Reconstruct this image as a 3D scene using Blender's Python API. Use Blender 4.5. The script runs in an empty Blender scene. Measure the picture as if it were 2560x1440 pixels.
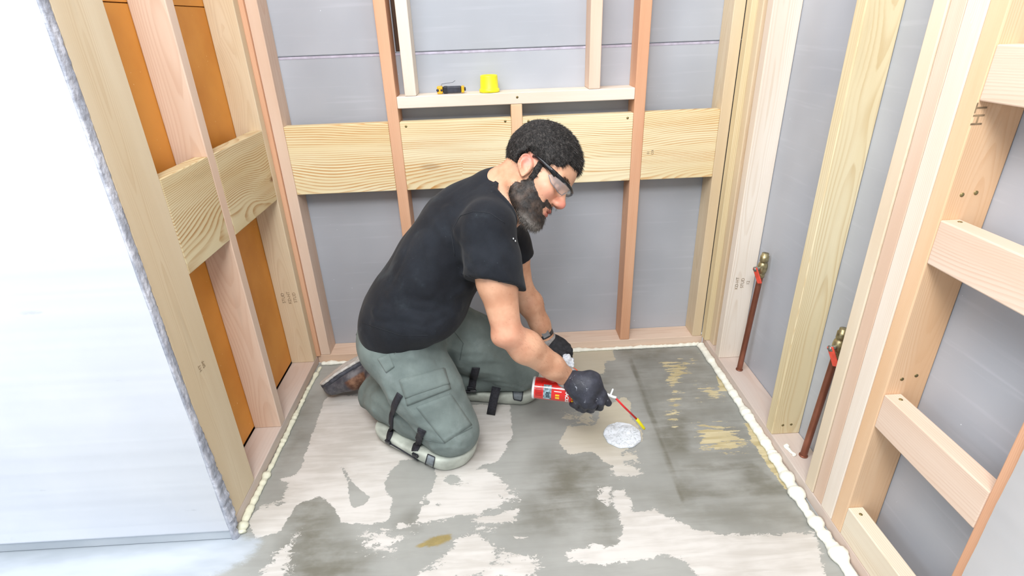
import bpy, bmesh, math, random
import numpy as np
from mathutils import Vector, Matrix

# ------------------------------------------------------------------ camera
F_PX = 1375.74
CAM = np.array([0.74981, -1.93355, 1.2360])
def cam_axes(p, y, r):
    p, y, r = [math.radians(a) for a in (p, y, r)]
    fwd = np.array([math.sin(y)*math.cos(p), math.cos(y)*math.cos(p), math.sin(p)])
    right = np.array([math.cos(y), -math.sin(y), 0.0]); up = np.cross(right, fwd)
    c, s = math.cos(r), math.sin(r)
    return c*right+s*up, -s*right+c*up, fwd
CR, CU, CF = cam_axes(-25.82, 1.56, -2.09)
cd = bpy.data.cameras.new('camera'); cam = bpy.data.objects.new('camera', cd)
bpy.context.scene.collection.objects.link(cam); bpy.context.scene.camera = cam
cd.sensor_width = 36.0; cd.lens = 36.0*F_PX/2560.0; cd.clip_start = 0.02
cam.matrix_world = Matrix(((CR[0], CU[0], -CF[0], CAM[0]), (CR[1], CU[1], -CF[1], CAM[1]), (CR[2], CU[2], -CF[2], CAM[2]), (0, 0, 0, 1)))

# ------------------------------------------------------------------ light
sc = bpy.context.scene
sc.view_settings.view_transform = 'Standard'; sc.view_settings.look = 'None'
sc.view_settings.gamma = 1.0; sc.view_settings.exposure = 0.06; sc.view_settings.use_curve_mapping = False
w = bpy.data.worlds.new('room_light'); sc.world = w; w.use_nodes = True
bg = w.node_tree.nodes['Background']; bg.inputs[0].default_value = (0.86, 0.93, 1.0, 1); bg.inputs[1].default_value = 0.62
def area(name, loc, target, size, power, col=(1, 1, 1)):
    l = bpy.data.lights.new(name, 'AREA'); l.shape = 'RECTANGLE'; l.size = size[0]; l.size_y = size[1]; l.energy = power; l.color = col
    o = bpy.data.objects.new(name, l); sc.collection.objects.link(o); o.location = loc
    o.rotation_euler = (Vector(target)-Vector(loc)).to_track_quat('-Z', 'Y').to_euler(); return o
area('work_lamp', (0.72, -2.25, 2.35), (0.9, -0.1, 0.7), (0.6, 0.5), 33, (1, 0.985, 0.965))
area('ceiling_lamp', (0.15, -1.55, 2.75), (1.25, -0.75, 0.3), (1.7, 1.3), 54, (1.0, 0.995, 0.985))

area('fill_light', (-1.7, -2.5, 1.7), (1.5, -1.2, 0.7), (1.1, 1.2), 20, (0.9, 0.96, 1.0))  # added bluish fill from the left front, brightens the right wall

# ------------------------------------------------------------------ helpers
def K(u, v, D):                                   # point seen at (u, v) of the photograph, D metres along the view axis
    return CAM + D*(CR*(u-1280)/F_PX + CU*(720-v)/F_PX + CF)
def on(u, v, ax, val):                            # point seen at (u, v) lying on a world plane
    d = CR*(u-1280)/F_PX + CU*(720-v)/F_PX + CF
    return CAM + d*((val-CAM[ax])/d[ax])
COL = sc.collection
def tag(o, label=None, cat=None, group=None, kind=None):
    if label: o['label'] = label
    if cat: o['category'] = cat
    if group: o['group'] = group
    if kind: o['kind'] = kind
    return o
def link(name, me, mat=None, parent=None, smooth=False):
    if mat is not None: me.materials.append(mat)
    o = bpy.data.objects.new(name, me); COL.objects.link(o)
    if parent is not None: o.parent = parent; o.matrix_parent_inverse = parent.matrix_basis.inverted()
    if smooth: me.polygons.foreach_set('use_smooth', [True]*len(me.polygons))
    return o
def empty(name, loc, label, cat, group=None):
    o = bpy.data.objects.new(name, None); COL.objects.link(o); o.location = loc; o.empty_display_size = .05
    return tag(o, label, cat, group)
def mesh_np(name, V, Fq, Ft=None):
    me = bpy.data.meshes.new(name)
    V = np.asarray(V, dtype=np.float32); me.vertices.add(len(V)); me.vertices.foreach_set('co', V.ravel())
    parts = [(np.asarray(Fq, dtype=np.int32).reshape(-1, 4) if Fq is not None and len(Fq) else None),
             (np.asarray(Ft, dtype=np.int32).reshape(-1, 3) if Ft is not None and len(Ft) else None)]
    loops = np.concatenate([p.ravel() for p in parts if p is not None]); tot = np.concatenate([np.full(len(p), p.shape[1]) for p in parts if p is not None])
    me.loops.add(len(loops)); me.loops.foreach_set('vertex_index', loops)
    st = np.concatenate([[0], np.cumsum(tot)[:-1]]).astype(np.int32)
    me.polygons.add(len(tot)); me.polygons.foreach_set('loop_start', st); me.polygons.foreach_set('loop_total', tot.astype(np.int32))
    me.update(calc_edges=True); me.validate(); return me
def recentre(o):                                  # put the origin at the middle of the underside
    me = o.data; n = len(me.vertices); a = np.empty(n*3, dtype=np.float32); me.vertices.foreach_get('co', a); a = a.reshape(-1, 3)
    c = (a.min(0)+a.max(0))/2; c[2] = a[:, 2].min(); me.vertices.foreach_set('co', (a-c).ravel()); me.update(); o.location = Vector(c.tolist())+o.location; return o
def tube(name, pts, rad, mat, parent=None, seg=16, closed=True, flat=1.0):
    pts = [Vector(p) for p in pts]; n = len(pts); V = []; Fq = []; Ft = []
    if not hasattr(rad, '__len__'): rad = [rad]*n
    t0 = (pts[1]-pts[0]).normalized(); ref = Vector((0, 0, 1)) if abs(t0.z) < .9 else Vector((1, 0, 0)); nrm = (ref-ref.dot(t0)*t0).normalized()
    for i, p in enumerate(pts):
        t = (pts[min(i+1, n-1)]-pts[max(i-1, 0)]).normalized(); nrm = (nrm-nrm.dot(t)*t).normalized(); b = t.cross(nrm)
        for k in range(seg):
            a = 2*math.pi*k/seg; V.append(p+rad[i]*(math.cos(a)*nrm*flat+math.sin(a)*b))
    for i in range(n-1):
        for k in range(seg): Fq.append((i*seg+k, i*seg+(k+1) % seg, (i+1)*seg+(k+1) % seg, (i+1)*seg+k))
    if closed:
        V += [pts[0], pts[-1]]; c0 = len(V)-2
        for k in range(seg): Ft.append((c0, (k+1) % seg, k)); Ft.append((c0+1, (n-1)*seg+k, (n-1)*seg+(k+1) % seg))
    return link(name, mesh_np(name, V, Fq, Ft), mat, parent, smooth=True)
def cyl(name, a, b, r, mat, parent=None, seg=32, r2=None, bev=.0015):
    a = Vector(a); b = Vector(b); d = (b-a).normalized(); r2 = r if r2 is None else r2; e = min(bev, (b-a).length*.3)
    o = tube(name, [a, a+d*1e-5, a+d*e, b-d*e, b-d*1e-5, b], [max(r-e, 1e-4), r-e, r, r2, r2-e, max(r2-e, 1e-4)], mat, parent, seg); return o
def frame_box(name, o, ax, dims, mat, parent=None, bev=.002, seg=2):
    """box centred at o with axes ax (3 vectors) and full dims"""
    bm = bmesh.new(); bmesh.ops.create_cube(bm, size=1)
    for v in bm.verts: v.co = Vector((v.co.x*dims[0], v.co.y*dims[1], v.co.z*dims[2]))
    if bev: bmesh.ops.bevel(bm, geom=bm.edges[:], offset=bev, segments=seg, profile=.5, affect='EDGES')
    A = [Vector(a) for a in ax]; O = Vector(o)
    for v in bm.verts: v.co = O+A[0]*v.co.x+A[1]*v.co.y+A[2]*v.co.z
    me = bpy.data.meshes.new(name); bm.to_mesh(me); bm.free(); return link(name, me, mat, parent)
XYZ = ((1, 0, 0), (0, 1, 0), (0, 0, 1))

# ------------------------------------------------------------------ node helpers / materials
def lin(c): return tuple(((x/255.)/12.92 if x/255. <= .04045 else ((x/255.+.055)/1.055)**2.4) for x in c)+(1.,)
class NT:
    def __init__(s, name):
        s.m = bpy.data.materials.new(name); s.m.use_nodes = True; s.t = s.m.node_tree; s.b = s.t.nodes['Principled BSDF']
    def n(s, typ, ins=None, **kw):
        x = s.t.nodes.new(typ)
        for k, v in kw.items(): setattr(x, k, v)
        if ins:
            for k, v in ins.items():
                if hasattr(v, 'default_value') or isinstance(v, bpy.types.NodeSocket): s.t.links.new(v, x.inputs[k])
                else: x.inputs[k].default_value = v
        return x
    def math(s, op, a, b=0.0, c=0.0, clamp=False):
        x = s.t.nodes.new('ShaderNodeMath'); x.operation = op; x.use_clamp = clamp
        for i, v in enumerate((a, b, c)):
            if isinstance(v, bpy.types.NodeSocket): s.t.links.new(v, x.inputs[i])
            else: x.inputs[i].default_value = v
        return x.outputs[0]
    def mix(s, f, a, b, mode='MIX'):
        x = s.t.nodes.new('ShaderNodeMix'); x.data_type = 'RGBA'; x.blend_type = mode
        for i, v in ((0, f), (6, a), (7, b)):
            if isinstance(v, bpy.types.NodeSocket): s.t.links.new(v, x.inputs[i])
            else: x.inputs[i].default_value = v
        return x.outputs[2]
    def ramp(s, f, lo, hi):
        x = s.n('ShaderNodeMapRange', {0: f, 1: lo, 2: hi}); x.interpolation_type = 'SMOOTHSTEP'; return x.outputs[0]
    def noise(s, vec, scale, detail=3, rough=.5, dist=0.):
        return s.n('ShaderNodeTexNoise', {'Vector': vec, 'Scale': scale, 'Detail': detail, 'Roughness': rough, 'Distortion': dist}).outputs[0]
    def vmul(s, vec, v):
        x = s.t.nodes.new('ShaderNodeVectorMath'); x.operation = 'MULTIPLY'; s.t.links.new(vec, x.inputs[0]); x.inputs[1].default_value = v; return x.outputs[0]
    def base(s, c, rough=.5, **kw):
        if isinstance(c, bpy.types.NodeSocket): s.t.links.new(c, s.b.inputs['Base Color'])
        else: s.b.inputs['Base Color'].default_value = c
        if isinstance(rough, bpy.types.NodeSocket): s.t.links.new(rough, s.b.inputs['Roughness'])
        else: s.b.inputs['Roughness'].default_value = rough
        for k, v in kw.items(): s.b.inputs[k].default_value = v
        return s
    def bump(s, h, strength=.3, dist=.002):
        x = s.n('ShaderNodeBump', {'Height': h, 'Strength': strength, 'Distance': dist}); s.t.links.new(x.outputs[0], s.b.inputs['Normal']); return s
    def obj(s): return s.n('ShaderNodeTexCoord').outputs['Object']

def plain(name, rgb, rough=.5, var=.08, scale=40, metallic=0., bump=.0, bscale=200, spec=None):
    m = NT(name); o = m.obj(); nz = m.noise(o, scale, 4)
    c = lin(rgb); d = tuple(x*(1-var*2.2) for x in c[:3])+(1,); l = tuple(min(1, x*(1+var)) for x in c[:3])+(1,)
    m.base(m.mix(m.ramp(nz, .3, .7), d, l), rough, Metallic=metallic)
    if spec is not None: m.b.inputs['Specular IOR Level'].default_value = spec
    if bump: m.bump(m.noise(o, bscale, 3), bump, .001)
    return m.m

def wood(name, light, mid, dark, ring=.006, contrast=.6, pith=.05, flow=.03, knots=1.0, grey=None, wob=1.3):
    """sawn lumber; the 'grain' attribute runs (length, width, thickness) through the piece"""
    m = NT(name); g = m.n('ShaderNodeAttribute', attribute_name='grain').outputs['Vector']
    # knot cells
    kv = m.vmul(g, (2.6, 8.0, 8.0)); vo = m.n('ShaderNodeTexVoronoi', {'Vector': kv, 'Scale': 1.0, 'Randomness': .9})
    gate = m.ramp(m.n('ShaderNodeSeparateColor', {0: vo.outputs['Color']}).outputs[0], .62, .64)
    kd = m.math('ADD', vo.outputs['Distance'], m.math('MULTIPLY', m.noise(g, 60, 2), .03))
    kr = m.math('MULTIPLY', m.math('MULTIPLY', gate, m.math('SUBTRACT', 1.0, m.ramp(kd, .06, .14))), knots)
    ka = m.math('MULTIPLY', m.math('MULTIPLY', gate, m.math('SUBTRACT', 1.0, m.ramp(kd, .05, .55))), knots)
    sp = m.n('ShaderNodeSeparateXYZ', {0: g})
    nw = m.noise(m.vmul(g, (wob, 2.5, 2.5)), 1.0, 2, .45); nt = m.noise(m.vmul(g, (wob*.8, 1.5, 1.5)), 1.7, 1, .4)
    wv = m.math('ADD', sp.outputs[1], m.math('MULTIPLY', m.math('SUBTRACT', nw, .5), flow*4))
    tv = m.math('ADD', m.math('ADD', sp.outputs[2], pith), m.math('MULTIPLY', m.math('SUBTRACT', nt, .5), flow*3))
    r = m.math('SQRT', m.math('ADD', m.math('MULTIPLY', wv, wv), m.math('MULTIPLY', tv, tv)))
    r = m.math('ADD', r, m.math('MULTIPLY', ka, .02))
    r = m.math('ADD', r, m.math('MULTIPLY', m.noise(m.vmul(g, (6, 60, 60)), 1, 2), .0016))
    ph = m.math('FRACT', m.math('DIVIDE', r, ring))
    late = m.math('MULTIPLY', m.ramp(ph, .35, .88), m.math('SUBTRACT', 1.0, m.ramp(ph, .9, .99)))
    late = m.math('MULTIPLY', late, m.math('ADD', .22, m.math('MULTIPLY', m.ramp(m.noise(m.vmul(g, (1.2, 26, 26)), 1, 3, .6), .34, .66), 1.0)))
    c = m.mix(m.ramp(m.noise(m.vmul(g, (1.2, 9, 9)), 1, 3), .35, .68), lin(light), lin(mid))
    fib = m.noise(m.vmul(g, (14, 420, 420)), 1, 2)
    c = m.mix(m.math('MULTIPLY', late, contrast, clamp=True), c, lin(dark))
    c = m.mix(m.math('MULTIPLY', m.ramp(fib, .35, .75), .22), c, lin(mid))
    c = m.mix(m.math('MULTIPLY', m.ramp(m.noise(m.vmul(g, (3, 30, 30)), 1, 3), .62, .8), .25), c, lin([x*.82 for x in mid]))
    if grey: c = m.mix(m.math('MULTIPLY', m.ramp(m.noise(m.vmul(g, (3, 8, 8)), 1, 3), .25, .6), grey[1]), c, lin(grey[0]))
    c = m.mix(m.math('MULTIPLY', ka, .22), c, lin(dark))
    c = m.mix(m.math('MULTIPLY', kr, .8, clamp=True), c, lin((128, 92, 62)))
    m.base(c, .62); m.b.inputs['Specular IOR Level'].default_value = .3
    m.bump(m.math('ADD', fib, m.math('MULTIPLY', late, .3)), .2, .0005)
    return m.m
W_PALE = wood('pale_spruce', (232, 222, 202), (224, 208, 184), (204, 178, 146), .003, .32, .06, .012)
W_TAN = wood('tan_spruce', (224, 208, 180), (214, 194, 162), (192, 162, 122), .0035, .3, .06, .014)
W_PINK = wood('pink_fir', (228, 206, 188), (218, 190, 168), (198, 158, 130), .0032, .32, .07, .012, .7)
W_RED = wood('reddish_fir', (224, 180, 148), (214, 162, 128), (184, 120, 84), .003, .35, .08, .010, .5)
W_ORANGE = wood('orange_fir', (230, 198, 164), (222, 182, 142), (202, 152, 106), .0022, .28, .1, .010, .35)
W_BLOCK = wood('yellow_pine', (236, 226, 192), (228, 210, 166), (200, 148, 86), .0066, .95, .080, .062, .4, wob=.9)
W_BLOCKL = wood('knotty_yellow_pine', (218, 204, 168), (208, 190, 148), (176, 136, 88), .0062, .95, .060, .05, 1.4, wob=1.4)
W_DUSTY = wood('dusty_pink_fir', (214, 194, 182), (204, 180, 166), (184, 152, 134), .004, .3, .05, .012, .5, grey=((204, 202, 198), .4))
W_OLIVE = wood('treated_pine', (228, 216, 184), (218, 202, 164), (196, 168, 122), .0055, .5, .03, .02, 1.0)
W_BLANCH = wood('whitish_spruce', (238, 228, 216), (228, 214, 198), (208, 186, 162), .0035, .4, .07, .012, .7)
W_DARK = wood('gap_shade_wood', (112, 84, 66), (84, 60, 46), (52, 36, 28), .004, .6, .05, .02, .5)  # dark brown that puts the shade of the gaps into colour

_seed = [0]
def lumber(name, lo, hi, axis, mat, label=None, cat='stud', group=None, parent=None, bev=.0025, wide=None):
    """one sawn board; axis = grain direction"""
    _seed[0] += 1; rnd = random.Random(_seed[0]*7+3)
    lo = np.array(lo, float); hi = np.array(hi, float); bm = bmesh.new(); bmesh.ops.create_cube(bm, size=1)
    c = (lo+hi)/2; d = hi-lo; base = Vector((c[0], c[1], lo[2]))
    n = max(1, int(d[axis]/.12)); 
    for v in bm.verts: v.co = Vector((v.co.x*d[0], v.co.y*d[1], (v.co.z+.5)*d[2]))
    bmesh.ops.bevel(bm, geom=bm.edges[:], offset=bev, segments=2, profile=.5, affect='EDGES')
    me = bpy.data.meshes.new(name); bm.to_mesh(me); bm.free()
    oth = [i for i in range(3) if i != axis]
    if d[oth[0]] < d[oth[1]]: oth = oth[::-1]      # width first, thickness second
    at = me.attributes.new('grain', 'FLOAT_VECTOR', 'POINT'); a = np.empty(len(me.vertices)*3, dtype=np.float32); me.vertices.foreach_get('co', a); a = a.reshape(-1, 3)
    off = np.array([rnd.uniform(0, 50), rnd.uniform(-.02, .02), rnd.uniform(-.004, .004)])
    sgn = 1 if rnd.random() < .5 else -1
    g = np.stack([a[:, axis]+off[0], a[:, oth[0]]+off[1], a[:, oth[1]]*sgn+off[2]], 1)
    at.data.foreach_set('vector', g.astype(np.float32).ravel())
    o = link(name, me, mat, parent); o.location = base
    if label: tag(o, label, cat, group)
    return o

# ------------------------------------------------------------------ the room shell
W = 1.5864; T38 = .038; TOP = 2.40
grey_m = NT('grey_foam_board'); o_ = grey_m.obj()
gc = grey_m.mix(grey_m.ramp(grey_m.noise(o_, 2.2, 3), .3, .7), lin((166, 171, 180)), lin((180, 185, 194)))
gc = grey_m.mix(grey_m.math('MULTIPLY', grey_m.ramp(grey_m.noise(grey_m.vmul(o_, (3, 3, 60)), 1, 3), .55, .75), .22), gc, lin((200, 204, 214)))
gc = grey_m.mix(grey_m.ramp(grey_m.noise(o_, 95, 1), .82, .85), gc, lin((225, 230, 238)))
grey_m.base(gc, .38); grey_m.bump(grey_m.noise(o_, 9, 4), .15, .004); GREY = grey_m.m
or_m = NT('orange_board'); o_ = or_m.obj()
oc = or_m.mix(or_m.ramp(or_m.noise(o_, 5, 4), .3, .7), lin((206, 134, 48)), lin((222, 152, 64)))
oc = or_m.mix(or_m.ramp(or_m.noise(o_, 120, 1), .75, .8), oc, lin((236, 190, 130)))
or_m.base(oc, .5); ORANGE = or_m.m
LILAC = plain('lilac_board_edge', (190, 186, 204), .6)
def plaster(name, a, b, rough=.55):
    m = NT(name); o = m.obj(); c = m.mix(m.ramp(m.noise(o, 3, 4), .35, .7), lin(a), lin(b))
    c = m.mix(m.ramp(m.noise(m.vmul(o, (2, 2, 5)), 6, 5), .70, .8), c, lin([x*.93 for x in a])); m.base(c, rough); m.bump(m.noise(o, 14, 4), .12, .003); return m.m
WHITE = plaster('white_painted_drywall', (222, 228, 238), (230, 235, 243))

def panel(name, lo, hi, mat, label=None, cat=None, kind=None, parent=None, bev=.001):
    lo = np.array(lo); hi = np.array(hi); c = (lo+hi)/2
    o = frame_box(name, (0, 0, (hi[2]-lo[2])/2), XYZ, hi-lo, mat, parent, bev, 1); o.location = (c[0], c[1], lo[2]); return tag(o, label, cat, None, kind)
# back wall cladding, two courses of grey board with a gap (a dark strip fills it as painted shade)
ZS = 1.156
panel('foam_board', (-.10, .089, .0), (W+.089, .14, ZS-.0022), GREY, 'lower grey insulation board across the back wall behind the studs', 'insulation board')
e = .455
panel('foam_board', (-.10, .089, ZS+.0005), (.4445, .14, TOP), GREY, 'upper grey insulation board on the back wall, left piece behind the corner bay', 'insulation board')
panel('foam_board', (.488, .089, ZS+.0005), (W+.089, .14, TOP), GREY, 'upper grey insulation board on the back wall, wide right piece behind the niche', 'insulation board')
lumber('gap_shade_strip', (.4447, .1005, 1.157), (.4878, .138, TOP), 2, W_DARK, 'dark brown strip for the deep shade in the slit beside the niche stud', 'shade strip')  # dark strip standing in for the deep shade of the gap
panel('board_joint_strip', (.054, .0880, ZS-.010), (1.54, .0889, ZS-.002), LILAC, 'lilac strip below the horizontal joint of the grey boards on back wall', 'strip')
# right wall cladding
panel('foam_board', (W+.0895, -2.2, .0), (W+.14, .0885, TOP), GREY, 'tall smooth grey insulation board behind the studs of the right wall', 'insulation board')
# left wall orange boards
panel('orange_board', (-.105, -.82, .0445), (-.0895, .0885, 1.304), ORANGE, 'lower orange backing board behind the left wall studs', 'backing board')
panel('orange_board', (-.105, -.82, 1.306), (-.0895, .0885, TOP), ORANGE, 'upper orange backing board above the joint at the top of the left wall', 'backing board')
# white walls
def jag(n, amp, seed, rough=.6):
    r = np.random.RandomState(seed); x = np.zeros(n)
    for o in range(1, 7):
        k = max(2, int(n/2**(6-o))+2); c = r.uniform(-1, 1, k); x += np.interp(np.linspace(0, k-1, n), np.arange(k), c)*amp*rough**o
    return x
def drywall(name, axis_front, y_or_x, edge, far, thick, z0, z1, n, amp, seed, mat, label_kind, bulge=None):
    """sheet with one ragged vertical edge. axis 'y': sheet in the x-z plane facing -y; axis 'x': sheet in the y-z plane facing -x"""
    zs = np.linspace(z0, z1, n); j1 = jag(n, amp, seed); j2 = j1+jag(n, amp*.5, seed+5); V = []; Fq = []
    b = np.zeros(n) if bulge is None else bulge(zs)
    for i, z in enumerate(zs):
        ee = edge+j1[i]+b[i]; eb = edge+j2[i]+b[i]*.6
        if axis_front == 'y': V += [(far, y_or_x, z), (ee, y_or_x, z), (eb, y_or_x+thick, z), (far, y_or_x+thick, z)]
        else: V += [(y_or_x, far, z), (y_or_x, ee, z), (y_or_x+thick, eb, z), (y_or_x+thick, far, z)]
    for i in range(n-1):
        for k in range(4): Fq.append((i*4+k, i*4+(k+1) % 4, (i+1)*4+(k+1) % 4, (i+1)*4+k))
    Fq += [(3, 2, 1, 0), tuple((n-1)*4+k for k in range(4))]
    me = mesh_np(name, V, Fq); bm = bmesh.new(); bm.from_mesh(me); bmesh.ops.recalc_face_normals(bm, faces=bm.faces[:]); bm.to_mesh(me); bm.free()
    o = link(name, me, mat); return tag(o, kind='structure')
drywall('wall_left', 'y', -.8585, -.0025, -2.6, .028, .034, TOP, 500, .0022, 4, WHITE, None)
drywall('wall_right', 'x', W-.0135, -1.290, -2.6, .0125, .0005, TOP, 400, .002, 9, plaster('bright_white_drywall', (240, 244, 250), (246, 248, 252)), None)
BASEC = plaster('bare_grey_wall_base', (176, 184, 192), (196, 202, 208), .7)
panel('baseboard_left', (-2.6, -.8545, .0005), (.001, -.8305, .0338), BASEC, kind='structure', bev=.003)
panel('light_stop_left', (-.135, -.82, .0005), (-.1065, .0885, TOP), W_DARK, kind='structure')  # unseen dark backing, added to stop light leaking below the orange board
# crumbly gypsum/plaster along the cut end of the left wall
gy = NT('torn_plaster_edge'); o_ = gy.obj()
gcol = gy.mix(gy.ramp(gy.noise(gy.vmul(o_, (60, 60, 14)), 1, 4), .38, .66), lin((160, 164, 176)), lin((204, 206, 216)))
gy.base(gcol, .8); gy.bump(gy.noise(o_, 90, 4), .8, .004)
def ragged_strip():
    n = 420; m = 9; zs = np.linspace(.0, TOP, n); r = np.random.RandomState(3); V = []; Fq = []
    wid = .0265+jag(n, .0022, 21); low = np.clip((.42-zs)/.36, 0, 1); wid = wid+.016*low*np.clip(zs/.08, .15, 1)+jag(n, .006, 22)*low
    for i, z in enumerate(zs):
        out = .002+.006*low[i]+.004*abs(math.sin(i*.31)+math.sin(i*.83+1))*(.12+low[i])
        for k in range(m):
            t = k/(m-1); y = -.8580+t*wid[i]; x = out*math.sin(math.pi*min(1, .12+t*.88))**.5+r.uniform(-1, 1)*.0012*(1+low[i])
            V.append((x+.001, y, z))
        V.append((-.002, -.8580+wid[i], z)); V.append((-.002, -.8580, z))
    q = m+2
    for i in range(n-1):
        for k in range(q): Fq.append((i*q+k, i*q+(k+1) % q, (i+1)*q+(k+1) % q, (i+1)*q+k))
    me = mesh_np('trim_1', V, Fq); bm = bmesh.new(); bm.from_mesh(me); bmesh.ops.recalc_face_normals(bm, faces=bm.faces[:]); bm.to_mesh(me); bm.free()
    return tag(link('trim_1', me, gy.m, smooth=True), kind='structure')
ragged_strip()

# ------------------------------------------------------------------ framing: left wall
G_ = 'studs of the left wall'
lumber('bottom_plate', (-.089, -.829, .0), (-.0003, .089, T38), 1, W_DUSTY, 'dusty pinkish bottom plate on the floor along the left wall', 'plate')
lumber('wall_stud', (-.0385, -.8295, T38+.0003), (-.0002, -.6785, TOP), 2, W_TAN, 'wide tan end stud of left wall beside the white wall edge', 'stud')
L2 = lumber('wall_stud', (-.089, -.4407, T38+.0003), (-.0004, -.4027, TOP), 2, W_PINK, 'middle stud of the left wall between the two orange bays', 'stud')
L3 = lumber('wall_stud', (-.089, -.0486, T38+.0003), (-.0005, -.0106, TOP), 2, W_TAN, 'back stud of the left wall, right of both orange bays', 'stud')
lumber('wall_stud', (-.024, -.0098, T38+.0003), (.0136, .028, TOP), 2, W_RED, 'reddish filler stud in the back left corner', 'stud')
lumber('blocking_board', (-.038, -.6780, .7069), (-.0003, -.4412, .9419), 1, W_BLOCKL, 'pine blocking board between the wide tan end stud and the middle stud of left wall', 'blocking')
lumber('blocking_board', (-.038, -.4022, .7069), (-.0006, -.0491, .9419), 1, W_BLOCKL, 'knotty pine blocking board on left wall nearest the back corner', 'blocking')

# ------------------------------------------------------------------ framing: back wall
lumber('bottom_plate', (.0003, .0003, .0), (W-.0003, .0885, T38), 0, W_PINK, 'tan bottom plate on the floor along the back wall', 'plate')
lumber('wall_stud', (.0140, 0, T38+.0003), (.0520, .0885, TOP), 2, W_PINK, 'leftmost stud of the back wall with a shaded grey side', 'stud')
lumber('wall_stud', (.4037, 0, T38+.0003), (.4417, .0885, TOP), 2, W_RED, 'reddish back wall stud left of the niche, behind the kneeling person', 'stud')
lumber('niche_stud', (.4705, .0, 1.0240), (.5085, .0885, TOP), 2, W_BLANCH, 'pale short stud standing on the left end of the niche sill', 'stud')
lumber('niche_sill', (.4420, .0, .9856), (1.2402, .0885, 1.0236), 0, W_BLANCH, 'horizontal niche sill on the back wall holding the yellow cap', 'sill')
lumber('cripple_stud', (.8210, .0, .7069), (.8590, .0885, .9853), 2, W_ORANGE, 'short stud under the niche sill above the dark haired head', 'stud')
lumber('niche_stud', (1.0835, .0, 1.0240), (1.1215, .0885, TOP), 2, W_PINK, 'short stud standing on the right end of the niche sill', 'stud')
lumber('wall_stud', (1.2405, 0, T38+.0003), (1.2785, .0885, TOP), 2, W_RED, 'orange brown back wall stud right of the niche', 'stud')
lumber('wall_stud', (1.5412, 0, T38+.0003), (1.5792, .0885, TOP), 2, W_TAN, 'rightmost stud of the back wall with a grey knot', 'stud')
for x0, x1, lb in ((.0523, .4034, 'yellow pine blocking board on the back wall, leftmost of four'), (.4420, .8207, 'yellow pine blocking board on the back wall directly above the black shirt'),
                   (.8593, 1.2402, 'yellow pine blocking board on the back wall behind the dark haired head'), (1.2788, 1.5409, 'yellow pine blocking board on back wall, rightmost, with arched grain')):
    lumber('blocking_board', (x0, .0, .7069), (x1, .038, .9419), 0, W_BLOCK, lb, 'blocking')

# ------------------------------------------------------------------ framing: right wall
lumber('bottom_plate', (W+.0003, -2.2, .0), (W+.089, .0, T38), 1, W_DUSTY, 'long bottom plate on the floor along the right wall', 'plate')
Z0 = T38+.0003
lumber('wall_stud', (1.5797, -.0385, Z0), (W+.0885, -.0008, TOP), 2, W_OLIVE, 'stud wedged in the back right corner', 'stud')
lumber('wall_stud', (W+.0125, -.0780, Z0), (W+.0885, -.0395, TOP), 2, W_TAN, 'knotty set back stud second from the back right corner', 'stud')
lumber('wall_stud', (W+.0350, -.1160, Z0), (W+.0885, -.0785, TOP), 2, W_RED, 'deep reddish brown stud in the shadow of the back right corner', 'stud')
lumber('wall_stud', (W, -.1700, Z0), (W+.0885, -.1320, TOP), 2, W_BLANCH, 'pale right wall stud just left of the first copper pipe', 'stud')
lumber('wall_stud', (W, -.6080, Z0), (W+.0885, -.5700, TOP), 2, W_OLIVE, 'yellowish right wall stud between the two copper pipes', 'stud')
lumber('wall_stud', (W, -.8480, Z0), (W+.0885, -.8100, TOP), 2, W_PALE, 'pale yellow stud on the right wall, first of the four standing together', 'stud')
lumber('wall_stud', (W+.002, -.8895, Z0), (W+.0885, -.8500, TOP), 2, W_PINK, 'pinkish stud on the right wall, second of the four standing together', 'stud')
lumber('wall_stud', (W, -.9385, Z0), (W+.0885, -.8915, TOP), 2, W_BLANCH, 'greyish white stud on the right wall, third of the four standing together', 'stud')
R5 = lumber('wall_stud', (W, -.9800, Z0), (W+.0885, -.9400, TOP), 2, W_ORANGE, 'wide orange stud on the right wall where the short horizontal braces start', 'stud')
for zt, lb, m_ in ((1.1763, 'topmost short brace on the right wall, cut off by the photo edge', W_PINK), (.8735, 'second short brace down the right wall', W_PINK),
                   (.4710, 'third short brace down the right wall with a big oval knot', W_PINK), (.1277, 'lowest short brace on the right wall sitting on the bottom plate', W_PALE)):
    lumber('brace', (W+.0003, -1.2617, zt-.089), (W+.038, -.9803, zt), 1, m_, lb, 'brace')
lumber('wall_stud', (W, -1.3000, Z0), (W+.0885, -1.2620, TOP), 2, W_RED, 'brown stud showing as thin strip beside the right white drywall', 'stud')

# ------------------------------------------------------------------ floor: grey levelling compound with troweled cream skim, tan and damp patches
def fl(u, v):
    p = on(u, v, 2, 0.0); return (p[0], p[1])
def sdpoly(P, poly):
    poly = np.array(poly); d = np.full(len(P), 1e9); ins = np.zeros(len(P), bool); n = len(poly)
    for i in range(n):
        a = poly[i]; b = poly[(i+1) % n]; ab = b-a; ap = P-a; t = np.clip((ap@ab)/(ab@ab+1e-12), 0, 1); q = ap-t[:, None]*ab; d = np.minimum(d, (q*q).sum(1))
        c = ((a[1] > P[:, 1]) != (b[1] > P[:, 1])) & (P[:, 0] < (b[0]-a[0])*(P[:, 1]-a[1])/(b[1]-a[1]+1e-12)+a[0]); ins ^= c
    d = np.sqrt(d); return np.where(ins, -d, d)
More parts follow.
